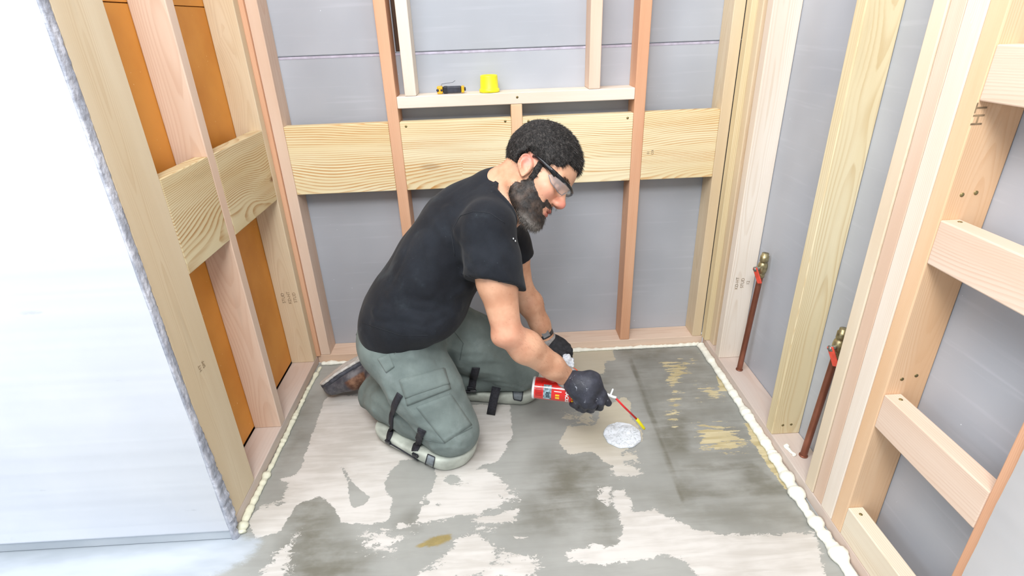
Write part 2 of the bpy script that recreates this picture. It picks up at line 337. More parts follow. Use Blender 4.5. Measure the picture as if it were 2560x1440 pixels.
# outlines (as read off the picture, laid on the floor plane): (softness m, level, points)
def c2(soft, lv, pts): return (soft, lv, [(808+x/2.602, 923+y/2.602) for x, y in pts])
CREAM = [(.012, 1, [(833, 985), (900, 990), (960, 1080), (1010, 1110), (1200, 1130), (1190, 1180), (1090, 1195), (1060, 1262), (975, 1302), (920, 1312), (850, 1305), (838, 1270), (800, 1240), (742, 1262), (700, 1330), (640, 1345), (622, 1310), (678, 1192), (745, 1188), (765, 1130), (790, 1060), (812, 1000)]),
         c2(.012, 1, [(960, 230), (1215, 235), (1220, 330), (1230, 440), (1190, 492), (1200, 505), (1130, 600), (980, 640), (900, 560), (940, 400)]),
         c2(.03, 1, [(700, 650), (830, 720), (850, 660), (960, 630), (1100, 670), (1200, 760), (1150, 900), (1050, 930), (880, 950), (640, 1010), (600, 1000), (620, 900), (680, 800)]),
         c2(.04, .72, [(1080, 740), (1300, 780), (1280, 860), (1120, 900)]), c2(.045, .75, [(1490, 255), (1600, 285), (1785, 262), (1770, 345), (1690, 372), (1590, 330)]),
         c2(.010, 1, [(1590, 372), (1780, 368), (1800, 240), (1880, 225), (1960, 170), (2003, 215), (1992, 300), (2082, 420), (2072, 472), (1930, 542), (1960, 600), (1900, 640), (1820, 600), (1760, 542), (1700, 540), (1600, 560), (1535, 482)]),
         c2(.035, .85, [(1840, 570), (2075, 520), (2060, 600), (1960, 605), (2110, 655), (2080, 695), (1890, 705)]),
         (.015, 1, [(1325, 885), (1425, 876), (1530, 872), (1538, 900), (1513, 905), (1512, 936), (1470, 932), (1330, 950)]),
         c2(.028, 1, [(1795, 765), (1870, 755), (1880, 830), (1850, 895), (1790, 820)]), c2(.022, 1, [(1890, 790), (1960, 785), (1992, 860), (2010, 935), (2150, 900), (2210, 945), (2330, 1000), (2425, 1045), (2600, 1080), (3200, 1060), (3300, 1500), (2480, 1400), (2400, 1300), (2340, 1230), (2200, 1210), (2000, 1250), (1800, 1268), (1600, 1240), (1580, 1180), (1700, 1160), (1920, 1150), (1942, 1060), (1935, 950), (1900, 900)]),
         c2(.03, 1, [(790, 1205), (870, 1110), (1000, 1070), (1100, 1150), (1130, 1240), (1000, 1345), (600, 1400), (620, 1335), (780, 1245)]), c2(.05, .8, [(1060, 1250), (1180, 1185), (1310, 1180), (1460, 1260), (1400, 1335), (1300, 1400), (950, 1400)]),
         c2(.02, .9, [(940, 975), (1100, 950), (1290, 900), (1245, 990), (1100, 1012), (980, 1000)]), c2(.02, .8, [(945, 1025), (1190, 1015), (1110, 1062), (990, 1050)]), c2(.02, .8, [(1190, 1075), (1390, 1092), (1250, 1115)]),
         c2(.05, .78, [(215, 1030), (560, 1060), (560, 1115), (420, 1195), (230, 1195), (260, 1110)]), c2(.02, .8, [(460, 990), (560, 1000), (540, 1050), (470, 1045)]), c2(.02, .8, [(1680, 1100), (1800, 1130), (1950, 1215), (1780, 1190)]),
         (.045, .85, [(600, 1490), (690, 1380), (745, 1330), (735, 1400), (700, 1490)])]
HOLES = [c2(.008, 1, [(110, 635), (140, 640), (180, 720), (250, 790), (305, 830), (270, 880), (200, 905), (170, 850), (160, 740)]), (.03, 1, [(690, 1190), (720, 1210), (700, 1260), (640, 1262), (655, 1215)]),
         c2(.012, 1, [(510, 588), (620, 585), (720, 640), (725, 700), (695, 780), (650, 830), (600, 930), (560, 990), (430, 960), (450, 850), (395, 760), (425, 680)]), c2(.03, .7, [(820, 720), (900, 700), (960, 730), (880, 775)]), c2(.02, .6, [(660, 870), (780, 860), (760, 920), (680, 910)])]
TANP = [(.05, .68, [(1735, 1060), (1800, 1055), (1850, 1075), (1880, 1120), (1830, 1138), (1745, 1130)]), (.008, 1, [(1790, 935), (1808, 948), (1832, 978), (1800, 978)]),
        (.008, 1, [(1862, 1058), (1900, 1068), (1935, 1130), (1990, 1195), (2000, 1235), (1960, 1218), (1925, 1172), (1905, 1142), (1882, 1105)]),
        (.05, .62, [(1650, 905), (1740, 890), (1740, 925), (1700, 960), (1710, 1010), (1690, 1075), (1660, 1060), (1670, 980)]), (.05, .62, [(1740, 955), (1800, 960), (1820, 1000), (1750, 1010)])]
PLAST = [(.04, 1, [(-900, 1330), (600, 1335), (650, 1350), (640, 1385), (560, 1430), (400, 1500), (-900, 1700)])]
DARK = [(.03, .45, [(1560, 885), (1745, 868), (1800, 940), (1870, 1060), (1995, 1242), (1702, 1256), (1610, 1010)]), (.012, .8, [(1700, 1160), (1880, 1150), (1992, 1236), (1702, 1256), (1688, 1210)]), (.005, 1.0, [(1569, 892), (1577, 890), (1622, 1000), (1716, 1254), (1704, 1258), (1610, 1008)]),
        c2(.07, .95, [(1450, 570), (1790, 555), (1815, 650), (1760, 900), (1500, 1050), (1250, 1000), (1400, 800)]), c2(.05, .95, [(-220, 850), (0, 820), (75, 900), (60, 1050), (300, 1230), (200, 1500), (-250, 1500)]),
        c2(.03, .8, [(1760, 760), (1900, 960), (1900, 1140), (1720, 1090), (1700, 900)]), c2(.03, .9, [(2210, 260), (2400, 300), (2400, 560), (2220, 560), (2150, 420)]), c2(.03, .7, [(590, 930), (600, 1040), (480, 1000)]),
        (.03, .9, [(1545, 872), (1680, 868), (1640, 905), (1560, 900)]), (.03, .5, [(730, 1000), (790, 985), (760, 1120), (690, 1190), (715, 1110)]), (.05, .7, [(1420, 890), (1560, 940), (1560, 1000), (1490, 1000)]),
        (.05, .5, [(1600, 1230), (2000, 1250), (2050, 1330), (1750, 1320)]), (.05, .7, [(1590, 950), (1640, 960), (1700, 1150), (1670, 1160)]), c2(.04, .7, [(980, 430), (1200, 440), (1180, 500), (1000, 480)])]
STREAK = [(.02, 1., [(1715, 1178), (1850, 1176), (1860, 1208), (1725, 1218)])]
OLIVE = [c2(.018, 1, [(600, 1155), (720, 1082), (830, 1068), (842, 1112), (700, 1162)])]
def make_floor():
    x0, x1, y0, y1, h = -1.3, W+.0, -2.0, .0, .0085
    xs = np.arange(x0, x1+h, h); xs[-1] = x1; ys = np.arange(y0, y1+h, h); ys[-1] = y1; X, Y = np.meshgrid(xs, ys, indexing='ij'); P = np.stack([X.ravel(), Y.ravel()], 1); ny = len(ys); nx = len(xs)
    ii, jj = np.meshgrid(np.arange(nx-1), np.arange(ny-1), indexing='ij'); a = (ii*ny+jj).ravel()
    me = mesh_np('floor', np.concatenate([P, np.zeros((len(P), 1))], 1), np.stack([a, a+ny, a+ny+1, a+1], 1))
    def field(lst):
        f = np.zeros(len(P))
        for soft, lv, pts in lst:
            sd = sdpoly(P, [fl(*p) for p in pts]); f = np.maximum(f, lv*np.clip(.5-sd/(2*soft), 0, 1))
        return f
    cream = np.clip(field(CREAM)-field(HOLES), 0, 1)
    for nm, f in (('cream', cream), ('tan', field(TANP)), ('plaster', field(PLAST)), ('damp', np.clip(field(DARK)-.6*field(STREAK), 0, 1)), ('olive', field(OLIVE))):
        me.attributes.new(nm, 'FLOAT', 'POINT').data.foreach_set('value', f.astype(np.float32))
    m = NT('levelled_floor'); o = m.obj(); A = lambda n: m.n('ShaderNodeAttribute', attribute_name=n).outputs['Fac']
    n_lo = m.noise(o, 3.5, 4, .6); n_hi = m.math('ADD', m.math('MULTIPLY', m.noise(m.vmul(o, (20, 34, 30)), 1.0, 5, .7, .6), .55), m.math('MULTIPLY', m.noise(m.vmul(o, (52, 95, 60)), 1.0, 5, .75, 1.0), .45)); n_tr = m.noise(m.vmul(o, (5, 42, 10)), 1.0, 4, .6, .5)
    base = m.mix(m.ramp(n_lo, .3, .7), lin((148, 149, 145)), lin((164, 165, 161)))
    base = m.mix(m.math('MULTIPLY', m.ramp(n_tr, .4, .75), .3), base, lin((136, 136, 130)))
    dm = m.math('MULTIPLY', A('damp'), m.ramp(m.math('ADD', m.math('MULTIPLY', m.noise(m.vmul(o, (9, 13, 9)), 1, 4, .6), .7), m.math('MULTIPLY', n_tr, .3)), .3, .62))
    base = m.mix(m.math('MULTIPLY', dm, .85), base, lin((98, 96, 84)))
    base = m.mix(A('damp'), base, m.mix(m.math('MULTIPLY', A('damp'), .25), base, lin((120, 118, 106))))
    ft = m.math('SUBTRACT', n_hi, .5)
    cr = m.ramp(m.math('ADD', A('cream'), m.math('MULTIPLY', ft, 2.1)), .47, .53)
    crc = m.mix(m.ramp(m.math('ADD', m.math('MULTIPLY', n_tr, .5), m.math('MULTIPLY', n_lo, .5)), .38, .62), lin((190, 186, 180)), lin((211, 208, 204)))
    xs_ = m.n('ShaderNodeSeparateXYZ', {0: o})
    warm = m.math('MULTIPLY', m.ramp(xs_.outputs[0], .75, 1.05), m.ramp(xs_.outputs[1], -.75, -.5))
    crc = m.mix(m.math('MULTIPLY', warm, .75), crc, lin((186, 177, 152)))
    c = m.mix(cr, base, crc)
    tn = m.ramp(m.math('ADD', A('tan'), m.math('MULTIPLY', m.math('SUBTRACT', m.noise(m.vmul(o, (14, 60, 30)), 1, 5, .7), .5), 1.7)), .47, .53)
    tc = m.mix(m.ramp(m.noise(m.vmul(o, (8, 80, 10)), 1, 3), .35, .65), lin((182, 168, 128)), lin((206, 194, 158)))
    c = m.mix(tn, c, tc)
    pl = m.ramp(m.math('ADD', A('plaster'), m.math('MULTIPLY', ft, 1.0)), .3, .75)
    plc = m.mix(m.ramp(m.noise(m.vmul(o, (2.5, 9, 4)), 1, 4), .35, .65), lin((168, 176, 184)), lin((196, 203, 212)))
    c = m.mix(pl, c, plc)
    c = m.mix(m.ramp(m.math('ADD', A('olive'), ft), .4, .7), c, m.mix(n_hi, lin((96, 90, 62)), lin((180, 160, 104))))
    dr = m.math('SUBTRACT', .55, m.math('MULTIPLY', dm, .25)); m.base(c, dr)
    m.bump(m.math('ADD', m.math('MULTIPLY', cr, .6), m.math('MULTIPLY', n_hi, .35)), .35, .0015)
    o_ = link('floor', me, m.m); return tag(o_, kind='structure')
make_floor()

# ------------------------------------------------------------------ foam beads
FOAM_Y = plain('pale_yellow_foam', (230, 230, 208), .6, .05, 60, bump=.3, bscale=260)
FOAM_W = plain('fresh_white_foam', (244, 245, 234), .55, .03, 60, bump=.25, bscale=260)
def foam(label, pts, r0, amp, seed, mat, group=None, closed_blobs=(), z=.0, name='foam_bead', step=.0045, flat=.75, clip=None):
    rnd = np.random.RandomState(seed); pts = np.array(pts, float); seg = np.linalg.norm(np.diff(pts, axis=0), axis=1); L = seg.sum(); n = int(L/step); s = np.linspace(0, L, n); cs = np.concatenate([[0], np.cumsum(seg)])
    C = np.stack([np.interp(s, cs, pts[:, k]) for k in range(pts.shape[1])], 1)
    if C.shape[1] == 2: C = np.concatenate([C, np.full((n, 1), z)], 1)
    rad = r0+jag(n, amp, seed+1, .75); k = 0; rad = np.clip(rad, r0*.5, r0*2.2)
    bl = np.zeros(n); p = 0
    while p < L:                                   # lumps, one after another
        w_ = rnd.uniform(1.1, 2.4)*r0; bl += rnd.uniform(.1, .55)*r0*np.exp(-((s-p)/w_*1.6)**2); p += rnd.uniform(1.2, 3.2)*r0
    rad = rad*.85+bl
    for sp_, rr in closed_blobs: rad = np.maximum(rad, rr*np.sqrt(np.clip(1-((s-sp_)/rr)**2, 0, 1)))
    off = np.stack([jag(n, amp*.8, seed+2), jag(n, amp*.8, seed+3), np.zeros(n)], 1); C = C+off; C[:, 2] += rad*flat*.62
    rad[0] = rad[-1] = 1e-4
    m = 14; V = []; t = np.gradient(C, axis=0); t[:, 2] = 0; t /= np.linalg.norm(t, axis=1)[:, None]+1e-9
    for i in range(n):
        b = np.array([-t[i][1], t[i][0], 0])
        for q in range(m):
            a = 2*math.pi*q/m; rr = rad[i]*(1+rnd.uniform(-.06, .06)); V.append(C[i]+b*math.cos(a)*rr+np.array([0, 0, math.sin(a)*rr*flat]))
    Fq = [(i*m+q, i*m+(q+1) % m, (i+1)*m+(q+1) % m, (i+1)*m+q) for i in range(n-1) for q in range(m)]
    V = np.array(V); V[:, 2] = np.maximum(V[:, 2], z+.0004)
    if clip: V[:, clip[0]] = np.minimum(V[:, clip[0]]*clip[1], clip[2])*clip[1]
    o = link(name, mesh_np(name, V, Fq), mat, smooth=True); recentre(o); return tag(o, label, 'foam', group)
foam('pale yellow foam bead on the floor edge of left wall, ending in a blob', [(.014, -.03), (.009, -.2), (.009, -.5), (.009, -.78), (.012, -.822), (.018, -.845)], .0072, .0022, 11, FOAM_Y, closed_blobs=((.60, .015), (.44, .011), (.79, .0165), (.825, .019)), clip=(0, -1, -.0006))
foam('white foam bead along the floor edge of the back wall', [(.012, -.012), (.2, -.009), (.9, -.008), (1.55, -.010), (1.576, -.014)], .0075, .002, 17, FOAM_W, clip=(1, 1, -.0006))
foam('thick lumpy white foam bead along the floor edge of right wall', [(W-.010, -.015), (W-.010, -.30)], .0095, .003, 23, FOAM_W) if False else None
foam('thick lumpy white foam rope along the floor edge of right wall', [(W-.011, -.02), (W-.012, -.5), (W-.016, -.7), (W-.022, -.85), (W-.020, -1.0), (W-.022, -1.25), (W-.02, -1.6)], .0125, .0038, 31, FOAM_W, closed_blobs=((.66, .021), (.74, .022), (.80, .024), (.9, .021), (1.0, .026), (1.1, .022)), clip=(0, 1, W-.0006))
q = on(1968, 1118, 2, T38); q2 = on(1976, 1132, 2, T38)
foam('small curl of white foam on the right bottom plate beside the second copper pipe', [tuple(q[:2]+(.004, .004)), tuple(q[:2]+(-.006, .0)), tuple(q[:2]+(-.002, -.012)), tuple(q2[:2]+(.002, 0)), tuple(q2[:2]+(.008, -.012)), tuple(q2[:2]+(-.002, -.014))], .0052, .0006, 5, FOAM_W, z=T38, name='foam_curl', step=.002)

# ------------------------------------------------------------------ implicit modelling for the figure
def smin(a, b, k): h = np.clip(.5+.5*(b-a)/k, 0, 1); return b+(a-b)*h-k*h*(1-h)
def smax(a, b, k): return -smin(-a, -b, k)
def rc(P, a, b, ra, rb):
    a = np.asarray(a, np.float32); b = np.asarray(b, np.float32); ab = b-a; ap = P-a; t = np.clip((ap@ab)/(ab@ab+1e-9), 0, 1); q = ap-t[:, None]*ab
    return np.sqrt((q*q).sum(1))-(ra+(rb-ra)*t)
def chain(P, pts, rad, k=.02):
    d = None
    for i in range(len(pts)-1):
        e = rc(P, pts[i], pts[i+1], rad[i], rad[i+1]); d = e if d is None else smin(d, e, k)
    return d
def ell(P, c, r, R=None):
    q = P-np.asarray(c, np.float32)
    if R is not None: q = q@np.asarray(R, np.float32).T
    r = np.asarray(r, np.float32); k0 = np.sqrt(((q/r)**2).sum(1)); k1 = np.sqrt(((q/(r*r))**2).sum(1))+1e-9
    return k0*(k0-1)/k1
def boxd(P, c, half, R, rnd=.0):
    q = np.abs((P-np.asarray(c, np.float32))@np.asarray(R, np.float32).T)-(np.asarray(half)-rnd)
    return np.sqrt((np.maximum(q, 0)**2).sum(1))+np.minimum(q.max(1), 0)-rnd
def sdf_mesh(fn, lo, hi, h, B=10):
    lo = np.array(lo, float); hi = np.array(hi, float); nb = np.ceil((hi-lo)/h/B).astype(int); n = nb*B
    ax = [lo[i]+h*np.arange(n[i]) for i in range(3)]
    cx = [lo[i]+h*(np.arange(nb[i])*B+(B-1)/2) for i in range(3)]
    Cc = np.stack(np.meshgrid(*cx, indexing='ij'), -1).reshape(-1, 3).astype(np.float32); dc = fn(Cc).reshape(nb)
    V = np.repeat(np.repeat(np.repeat(dc, B, 0), B, 1), B, 2).astype(np.float32)
    act = np.argwhere(np.abs(dc) < h*B*.87*1.6+.006)
    loc = np.stack(np.meshgrid(*[np.arange(B)]*3, indexing='ij'), -1).reshape(-1, 3)
    for s in range(0, len(act), 400):
        idx = (act[s:s+400, None, :]*B+loc[None]).reshape(-1, 3); V[idx[:, 0], idx[:, 1], idx[:, 2]] = fn((lo+idx*h).astype(np.float32))
    ins = V < 0; nx, ny, nz = n
    c8 = [(i, j, k) for i in (0, 1) for j in (0, 1) for k in (0, 1)]; sh = lambda A, c: A[c[0]:nx-1+c[0], c[1]:ny-1+c[1], c[2]:nz-1+c[2]]
    cnt = sum(sh(ins, c).astype(np.int8) for c in c8); cells = np.argwhere((cnt > 0) & (cnt < 8)); acc = np.zeros((len(cells), 3)); m = np.zeros(len(cells))
    for a in c8:
        for d in range(3):
            if a[d]: continue
            b = list(a); b[d] = 1; A = cells+a; Bq = cells+b; va = V[A[:, 0], A[:, 1], A[:, 2]]; vb = V[Bq[:, 0], Bq[:, 1], Bq[:, 2]]; x = (va < 0) != (vb < 0)
            t = np.where(x, va/np.where(x, va-vb, 1), 0); p = np.array(a, float)[None].repeat(len(cells), 0); p[:, d] += t; acc += p*x[:, None]; m += x
    verts = lo+(cells+acc/m[:, None])*h; ID = np.full((nx-1, ny-1, nz-1), -1, np.int64); ID[cells[:, 0], cells[:, 1], cells[:, 2]] = np.arange(len(cells)); F = []
    for d in range(3):
        u, v = [(1, 2), (2, 0), (0, 1)][d]; s0 = [slice(1, n[i]-1) for i in range(3)]; s1 = list(s0); s0[d] = slice(0, n[d]-1); s1[d] = slice(1, n[d])
        A = ins[tuple(s0)]; Bq = ins[tuple(s1)]
        e = np.argwhere(A != Bq); off = np.ones(3, int); off[d] = 0; e = e+off
        def cid(du, dv): q = e.copy(); q[:, u] -= du; q[:, v] -= dv; return ID[q[:, 0], q[:, 1], q[:, 2]]
        quad = np.stack([cid(1, 1), cid(0, 1), cid(0, 0), cid(1, 0)], 1); fl_ = ins[e[:, 0], e[:, 1], e[:, 2]]; quad[~fl_] = quad[~fl_][:, ::-1]; F.append(quad)
    F = np.concatenate(F); F = F[(F >= 0).all(1)]; return verts, F
def sdf_obj(name, fn, lo, hi, h, mat, parent=None, smooth_it=1):
    V, F = sdf_mesh(fn, lo, hi, h); me = mesh_np(name, V, F)
    return link(name, me, mat, parent, smooth=True)
def verts_np(o):
    a = np.empty(len(o.data.vertices)*3, np.float32); o.data.vertices.foreach_get('co', a); return a.reshape(-1, 3)
def normals_np(o):
    a = np.empty(len(o.data.vertices)*3, np.float32); o.data.vertices.foreach_get('normal', a); return a.reshape(-1, 3)
def nz3(P, f, s=0.):                              # cheap smooth noise in about [-1, 1]
    x, y, z = P[:, 0]*f+s, P[:, 1]*f+1.7*s, P[:, 2]*f-s
    return (np.sin(x+1.3*np.sin(y*.9+.5*z))+np.sin(y*1.1+1.5*np.sin(z*.8+x*.6)+2)+np.sin(z*.93+1.2*np.sin(x*.85-y*.7)+4))/3
def strands(name, base, nrm, dirs, L, wdt, mat, parent, seed=1, seg=3, lift=.0):
    r = np.random.RandomState(seed); n = len(base); d = dirs/np.linalg.norm(dirs, axis=1)[:, None]; side = np.cross(d, nrm); side /= np.linalg.norm(side, axis=1)[:, None]+1e-9
    th = r.uniform(0, math.pi, n)[:, None]; up = np.cross(side, d); side = side*np.cos(th)+up*np.sin(th)
    V = []; LL = (L*r.uniform(.6, 1.15, n))[:, None]; grav = np.array([0, 0, -1.])
    for i in range(seg+1):
        t = i/seg; p = base+d*LL*t+grav*LL*t*t*.18; wv = wdt*(1-t)**.7*.5
        V += [p-side*wv, p+side*wv] if i < seg else [p]
    M = np.concatenate(V); Q = []; T = []; a = np.arange(n)
    for i in range(seg-1): Q.append(np.stack([a+2*i*n, a+(2*i+1)*n, a+(2*i+3)*n, a+(2*i+2)*n], 1))
    T.append(np.stack([a+2*(seg-1)*n, a+(2*seg-1)*n, a+2*seg*n], 1))
    return link(name, mesh_np(name, M, np.concatenate(Q), np.concatenate(T)), mat, parent, smooth=True)

# joints (metres, world)
f_ = .966*(.79*CR-.62*CU)-.26*CF; f_ /= np.linalg.norm(f_); u_ = .62*CR+.79*CU; u_ -= u_.dot(f_)*f_; u_ /= np.linalg.norm(u_); l_ = np.cross(u_, f_)
HO = K(1328, 440, 1.530); HR = np.stack([f_, l_, u_])                    # head frame: x to the face, y to his left, z to the crown
def H2W(p): return HO+np.asarray(p, float)@HR
def W2H(P): return (P-HO.astype(np.float32))@HR.T.astype(np.float32)
LAT = np.array([.30, .954, 0.]);                                          # his right-to-left direction
neck0 = H2W((-.035, 0, -.035)); neck1 = K(1232, 492, 1.585)
shR = K(1217, 572, 1.435); elR = K(1268, 832, 1.480); wrR = K(1424, 949, 1.640)
shL = K(1258, 556, 1.735); elL = K(1306, 722, 1.860); wrL = K(1368, 845, 1.935)

person = empty('person', (.50, -.42, 0), 'kneeling dark haired bearded person in black tee, grey trousers and gloves pointing a foam can', 'person')
skin = NT('skin'); o_ = skin.obj(); sa = skin.n('ShaderNodeAttribute', attribute_name='tone'); sep = skin.n('ShaderNodeSeparateColor', {0: sa.outputs['Color']})
sc_ = skin.mix(skin.ramp(skin.noise(o_, 22, 4), .3, .7), lin((196, 144, 114)), lin((216, 168, 138)))
sc_ = skin.mix(sep.outputs[0], sc_, lin((216, 122, 112))); sc_ = skin.mix(sep.outputs[1], sc_, lin((176, 92, 84))); sc_ = skin.mix(sep.outputs[2], sc_, lin((120, 92, 78)))
sc_ = skin.mix(skin.math('MULTIPLY', skin.ramp(skin.noise(o_, 130, 2), .66, .74), .35), sc_, lin((176, 118, 92)))
skin.base(sc_, .48); skin.b.inputs['Subsurface Weight'].default_value = .12; skin.b.inputs['Subsurface Radius'].default_value = (.012, .005, .003); skin.b.inputs['Subsurface Scale'].default_value = .5
skin.bump(skin.noise(o_, 330, 3), .12, .0008)

def sm(x, a, b): t = np.clip((x-a)/(b-a), 0, 1); return t*t*(3-2*t)
def face(P):                                       # P in head frame
    d = ell(P, (-.006, 0, .062), (.098, .076, .086))
    d = smin(d, ell(P, (.038, 0, .040), (.068, .064, .066)), .03)             # forehead
    d = smin(d, ell(P, (.040, 0, -.035), (.056, .056, .066)), .03)            # mid face
    d = smin(d, rc(P, (.0, -.050, -.055), (.072, -.018, -.098), .020, .020), .03); d = smin(d, rc(P, (.0, .050, -.055), (.072, .018, -.098), .020, .020), .03)
    d = smin(d, ell(P, (.080, 0, -.094), (.022, .026, .020)), .02)            # chin
    d = smin(d, ell(P, (.079, 0, -.056), (.024, .030, .026)), .018)           # muzzle
    for s in (-1, 1):
        d = smin(d, ell(P, (.066, s*.041, -.012), (.026, .020, .021)), .03)   # cheekbones
        d = smin(d, rc(P, (.096, s*.008, .032), (.084, s*.046, .034), .011, .010), .012)  # brow ridge
        d = smax(d, -ell(P, (.103, s*.032, .010), (.020, .019, .014)), .012)   # eye sockets
        d = smin(d, ell(P, (.083, s*.031, .010), (.0135, .0135, .0125)), .003) # closed lids
        d = smin(d, ell(P, (.110, s*.0115, -.023), (.011, .0070, .008)), .007)  # nostril wings
    d = smin(d, rc(P, (.097, 0, .022), (.117, 0, -.014), .0085, .011), .012)  # nose
    d = smin(d, ell(P, (.120, 0, -.017), (.0105, .0095, .0095)), .01)
    d = smin(d, ell(P, (.1005, 0, -.0500), (.009, .022, .0055)), .004); d = smin(d, ell(P, (.0985, 0, -.0635), (.0095, .020, .0065)), .004)
    d = smax(d, -ell(P, (.112, 0, -.0565), (.014, .017, .0028)), .003)
    for s in (-1, 1):                              # ears
        ca, sa_ = math.cos(.46), math.sin(.46); px_, pz_ = P[:, 0]+.004, P[:, 2]+.001; ex = px_*ca+pz_*sa_; ez = -px_*sa_+pz_*ca; py = P[:, 1]*s
        wx = np.where(ez > 0, .0195, .0195-.30*np.clip(-ez, 0, .03)); rr_ = np.sqrt((ex/wx)**2+(ez/.0325)**2); back = sm(-ex, -.012, .004)
        rim = np.exp(-((rr_-.86)/.12)**2)*sm(ez, -.026, -.008)*.0048*(.35+.65*back+.4*sm(ez, .012, .028)); anti = np.exp(-((rr_-.50)/.12)**2)*back*sm(ez, -.02, -.006)*.0040; conch = np.exp(-(((ex-.003)/.008)**2+((ez+.004)/.010)**2))*.0075; trag = np.exp(-(((ex-.0135)/.0035)**2+((ez+.006)/.006)**2))*.0045
        y0 = .0765-.30*ex+.0010; e = smax((rr_-1)*.017, np.maximum(py-(y0+.0022+rim+anti-conch+trag), (y0-.0030)-py), .0028)
        e = smin(e, ell(P, (.000, s*.070, -.004), (.016, .008, .022)), .006)
        d = smin(d, e, .006)
    return d
def sdf_body(P):
    d = face(W2H(P))
    d = smin(d, chain(P, [neck0, (neck0+neck1)/2, neck1], [.052, .054, .062], .03), .035)
    adam = H2W((.012, 0, -.085)); d = smin(d, rc(P, adam, neck1+np.array([.05, -.01, -.03]), .030, .035), .03)
    sR = shR+LAT*.03; sL = shL-LAT*.03
    d = smin(d, chain(P, [sR, neck1-np.array([0, 0, .03]), sL], [.050, .060, .050], .04), .05)
    d = smin(d, chain(P, [neck1-np.array([0, 0, .03]), K(1110, 620, 1.63), K(1000, 800, 1.69)], [.075, .095, .09], .04), .05)
    for a, e, w_, c in ((shR, elR, wrR, 1.), (shL, elL, wrL, .96)):
        ax = (w_-e)/np.linalg.norm(w_-e); m1 = a+(e-a)*.5; f1 = e+(w_-e)*.28; f2 = e+(w_-e)*.7
        d = smin(d, chain(P, [a, m1, e], [.054*c, .0525*c, .0385*c], .02), .03)
        d = smin(d, chain(P, [e, f1, f2, w_], [.037*c, .0445*c, .034*c, .0275*c], .02), .015)
    # elbow point and forearm tendon
    d = smin(d, ell(P, elR+np.array([-.024, -.004, -.010]), (.016, .016, .02)), .02)
    d = d+.0008*nz3(P, 55)
    return d
lo = np.minimum.reduce([HO-.13, neck1-.2, shR-.08, elR-.06, wrR-.05, K(1000, 800, 1.69)-.1]); hi = np.maximum.reduce([HO+.18, shL+.08, wrL+.05, wrR+.05])
body = sdf_obj('body', sdf_body, lo, hi, .0029, skin.m, person)
def tone():
    P = verts_np(body); h = W2H(P); c = np.zeros((len(P), 4)); c[:, 3] = 1
    g = lambda q, r: np.exp(-((((h-np.array(q))/np.array(r))**2).sum(1)))
    c[:, 0] = np.clip(.75*g((.124, 0, -.018), (.022, .02, .018))+.8*(g((-.006, -.080, .018), (.022, .02, .026))+g((-.006, .080, .018), (.022, .02, .026)))+.35*(g((.085, -.045, -.02), (.03, .03, .02))+g((.085, .045, -.02), (.03, .03, .02))), 0, .8)
    c[:, 1] = np.clip(1.2*(g((.106, 0, -.0505), (.010, .022, .0055))+g((.105, 0, -.0635), (.010, .020, .006))), 0, .9)
    red = np.exp(-(np.linalg.norm(P-elR, axis=1)/.05)**2); c[:, 0] = np.maximum(c[:, 0], .3*red)
    at = body.data.color_attributes.new('tone', 'FLOAT_COLOR', 'POINT'); at.data.foreach_set('color', c.astype(np.float32).ravel())
tone()

# hair and beard: a shaped cap under short strands
def sm(x, a, b): t = np.clip((x-a)/(b-a), 0, 1); return t*t*(3-2*t)
def hair_mask(h):                                  # > 0 where hair grows (head frame)
    x, y, z = h[:, 0], h[:, 1], h[:, 2]; ay = np.abs(y)
    line = np.where(x > .055, .082-.55*np.clip(x-.088, -1, 0)*0+(.03*sm(ay, .03, .06)*-1), 0)
    top = z-(.084-.010*sm(ay, .0, .03)-.030*sm(ay, .045, .068)) # frontal hairline height
    side = np.where(x > .050, top, np.where(x > .018, z-(.024+.0*x), np.where(x > -.022, z-.036, z-(-.032+.9*np.clip(x+.05, 0, 1)+.25*np.clip(-x-.05, 0, 1)))))
    burn = np.minimum(np.minimum(x-.016, .037-x), z+.020)   # sideburn in front of the ear
    return np.maximum(side, burn)
hair_m = NT('short_dark_hair'); o_ = hair_m.obj(); hi_ = hair_m.n('ShaderNodeTexNoise', {'Vector': o_, 'Scale': 160, 'Detail': 3})
hair_m.base(hair_m.mix(hair_m.ramp(hi_.outputs[0], .4, .75), lin((24, 22, 22)), lin((62, 58, 56))), .8); hair_m.bump(hair_m.noise(o_, 240, 3), .8, .002)
def sdf_hair(P):
    h = W2H(P); base = face(h); m = hair_mask(h); thick = .0095*np.clip(m/.022, 0, 1)**.8+.004*sm(h[:, 2], .07, .13)
    d = np.maximum(base-thick, -m); d = np.where(np.abs(h[:, 1]) > .0, d, d)
    ca, sa_ = math.cos(.46), math.sin(.46); ex = (h[:, 0]+.004)*ca+(h[:, 2]+.001)*sa_; ez = -(h[:, 0]+.004)*sa_+(h[:, 2]+.001)*ca; ear = np.maximum((np.sqrt((ex/.0225)**2+(ez/.0355)**2)-1)*.02, .062-np.abs(h[:, 1]))
    return np.maximum(d, -ear)+.0010*nz3(P, 260)
hair = sdf_obj('hair', sdf_hair, HO-.17, HO+.19, .0034, hair_m.m, person)
def grow(src, name, n, L, wd, mat, mask, comb, parent, seed, jit=.55, nrm_w=1.0):
    V = verts_np(src); N = normals_np(src); h = W2H(V); ok = np.where(mask(h))[0]; r = np.random.RandomState(seed); idx = ok[r.randint(0, len(ok), n)]
    b = V[idx]+r.normal(0, .0012, (n, 3)); nn = N[idx]; d = nn*nrm_w+comb(h[idx])@HR+r.normal(0, jit*.5, (n, 3)); return strands(name, b-nn*.002, nn, d, L, wd, mat, parent, seed)
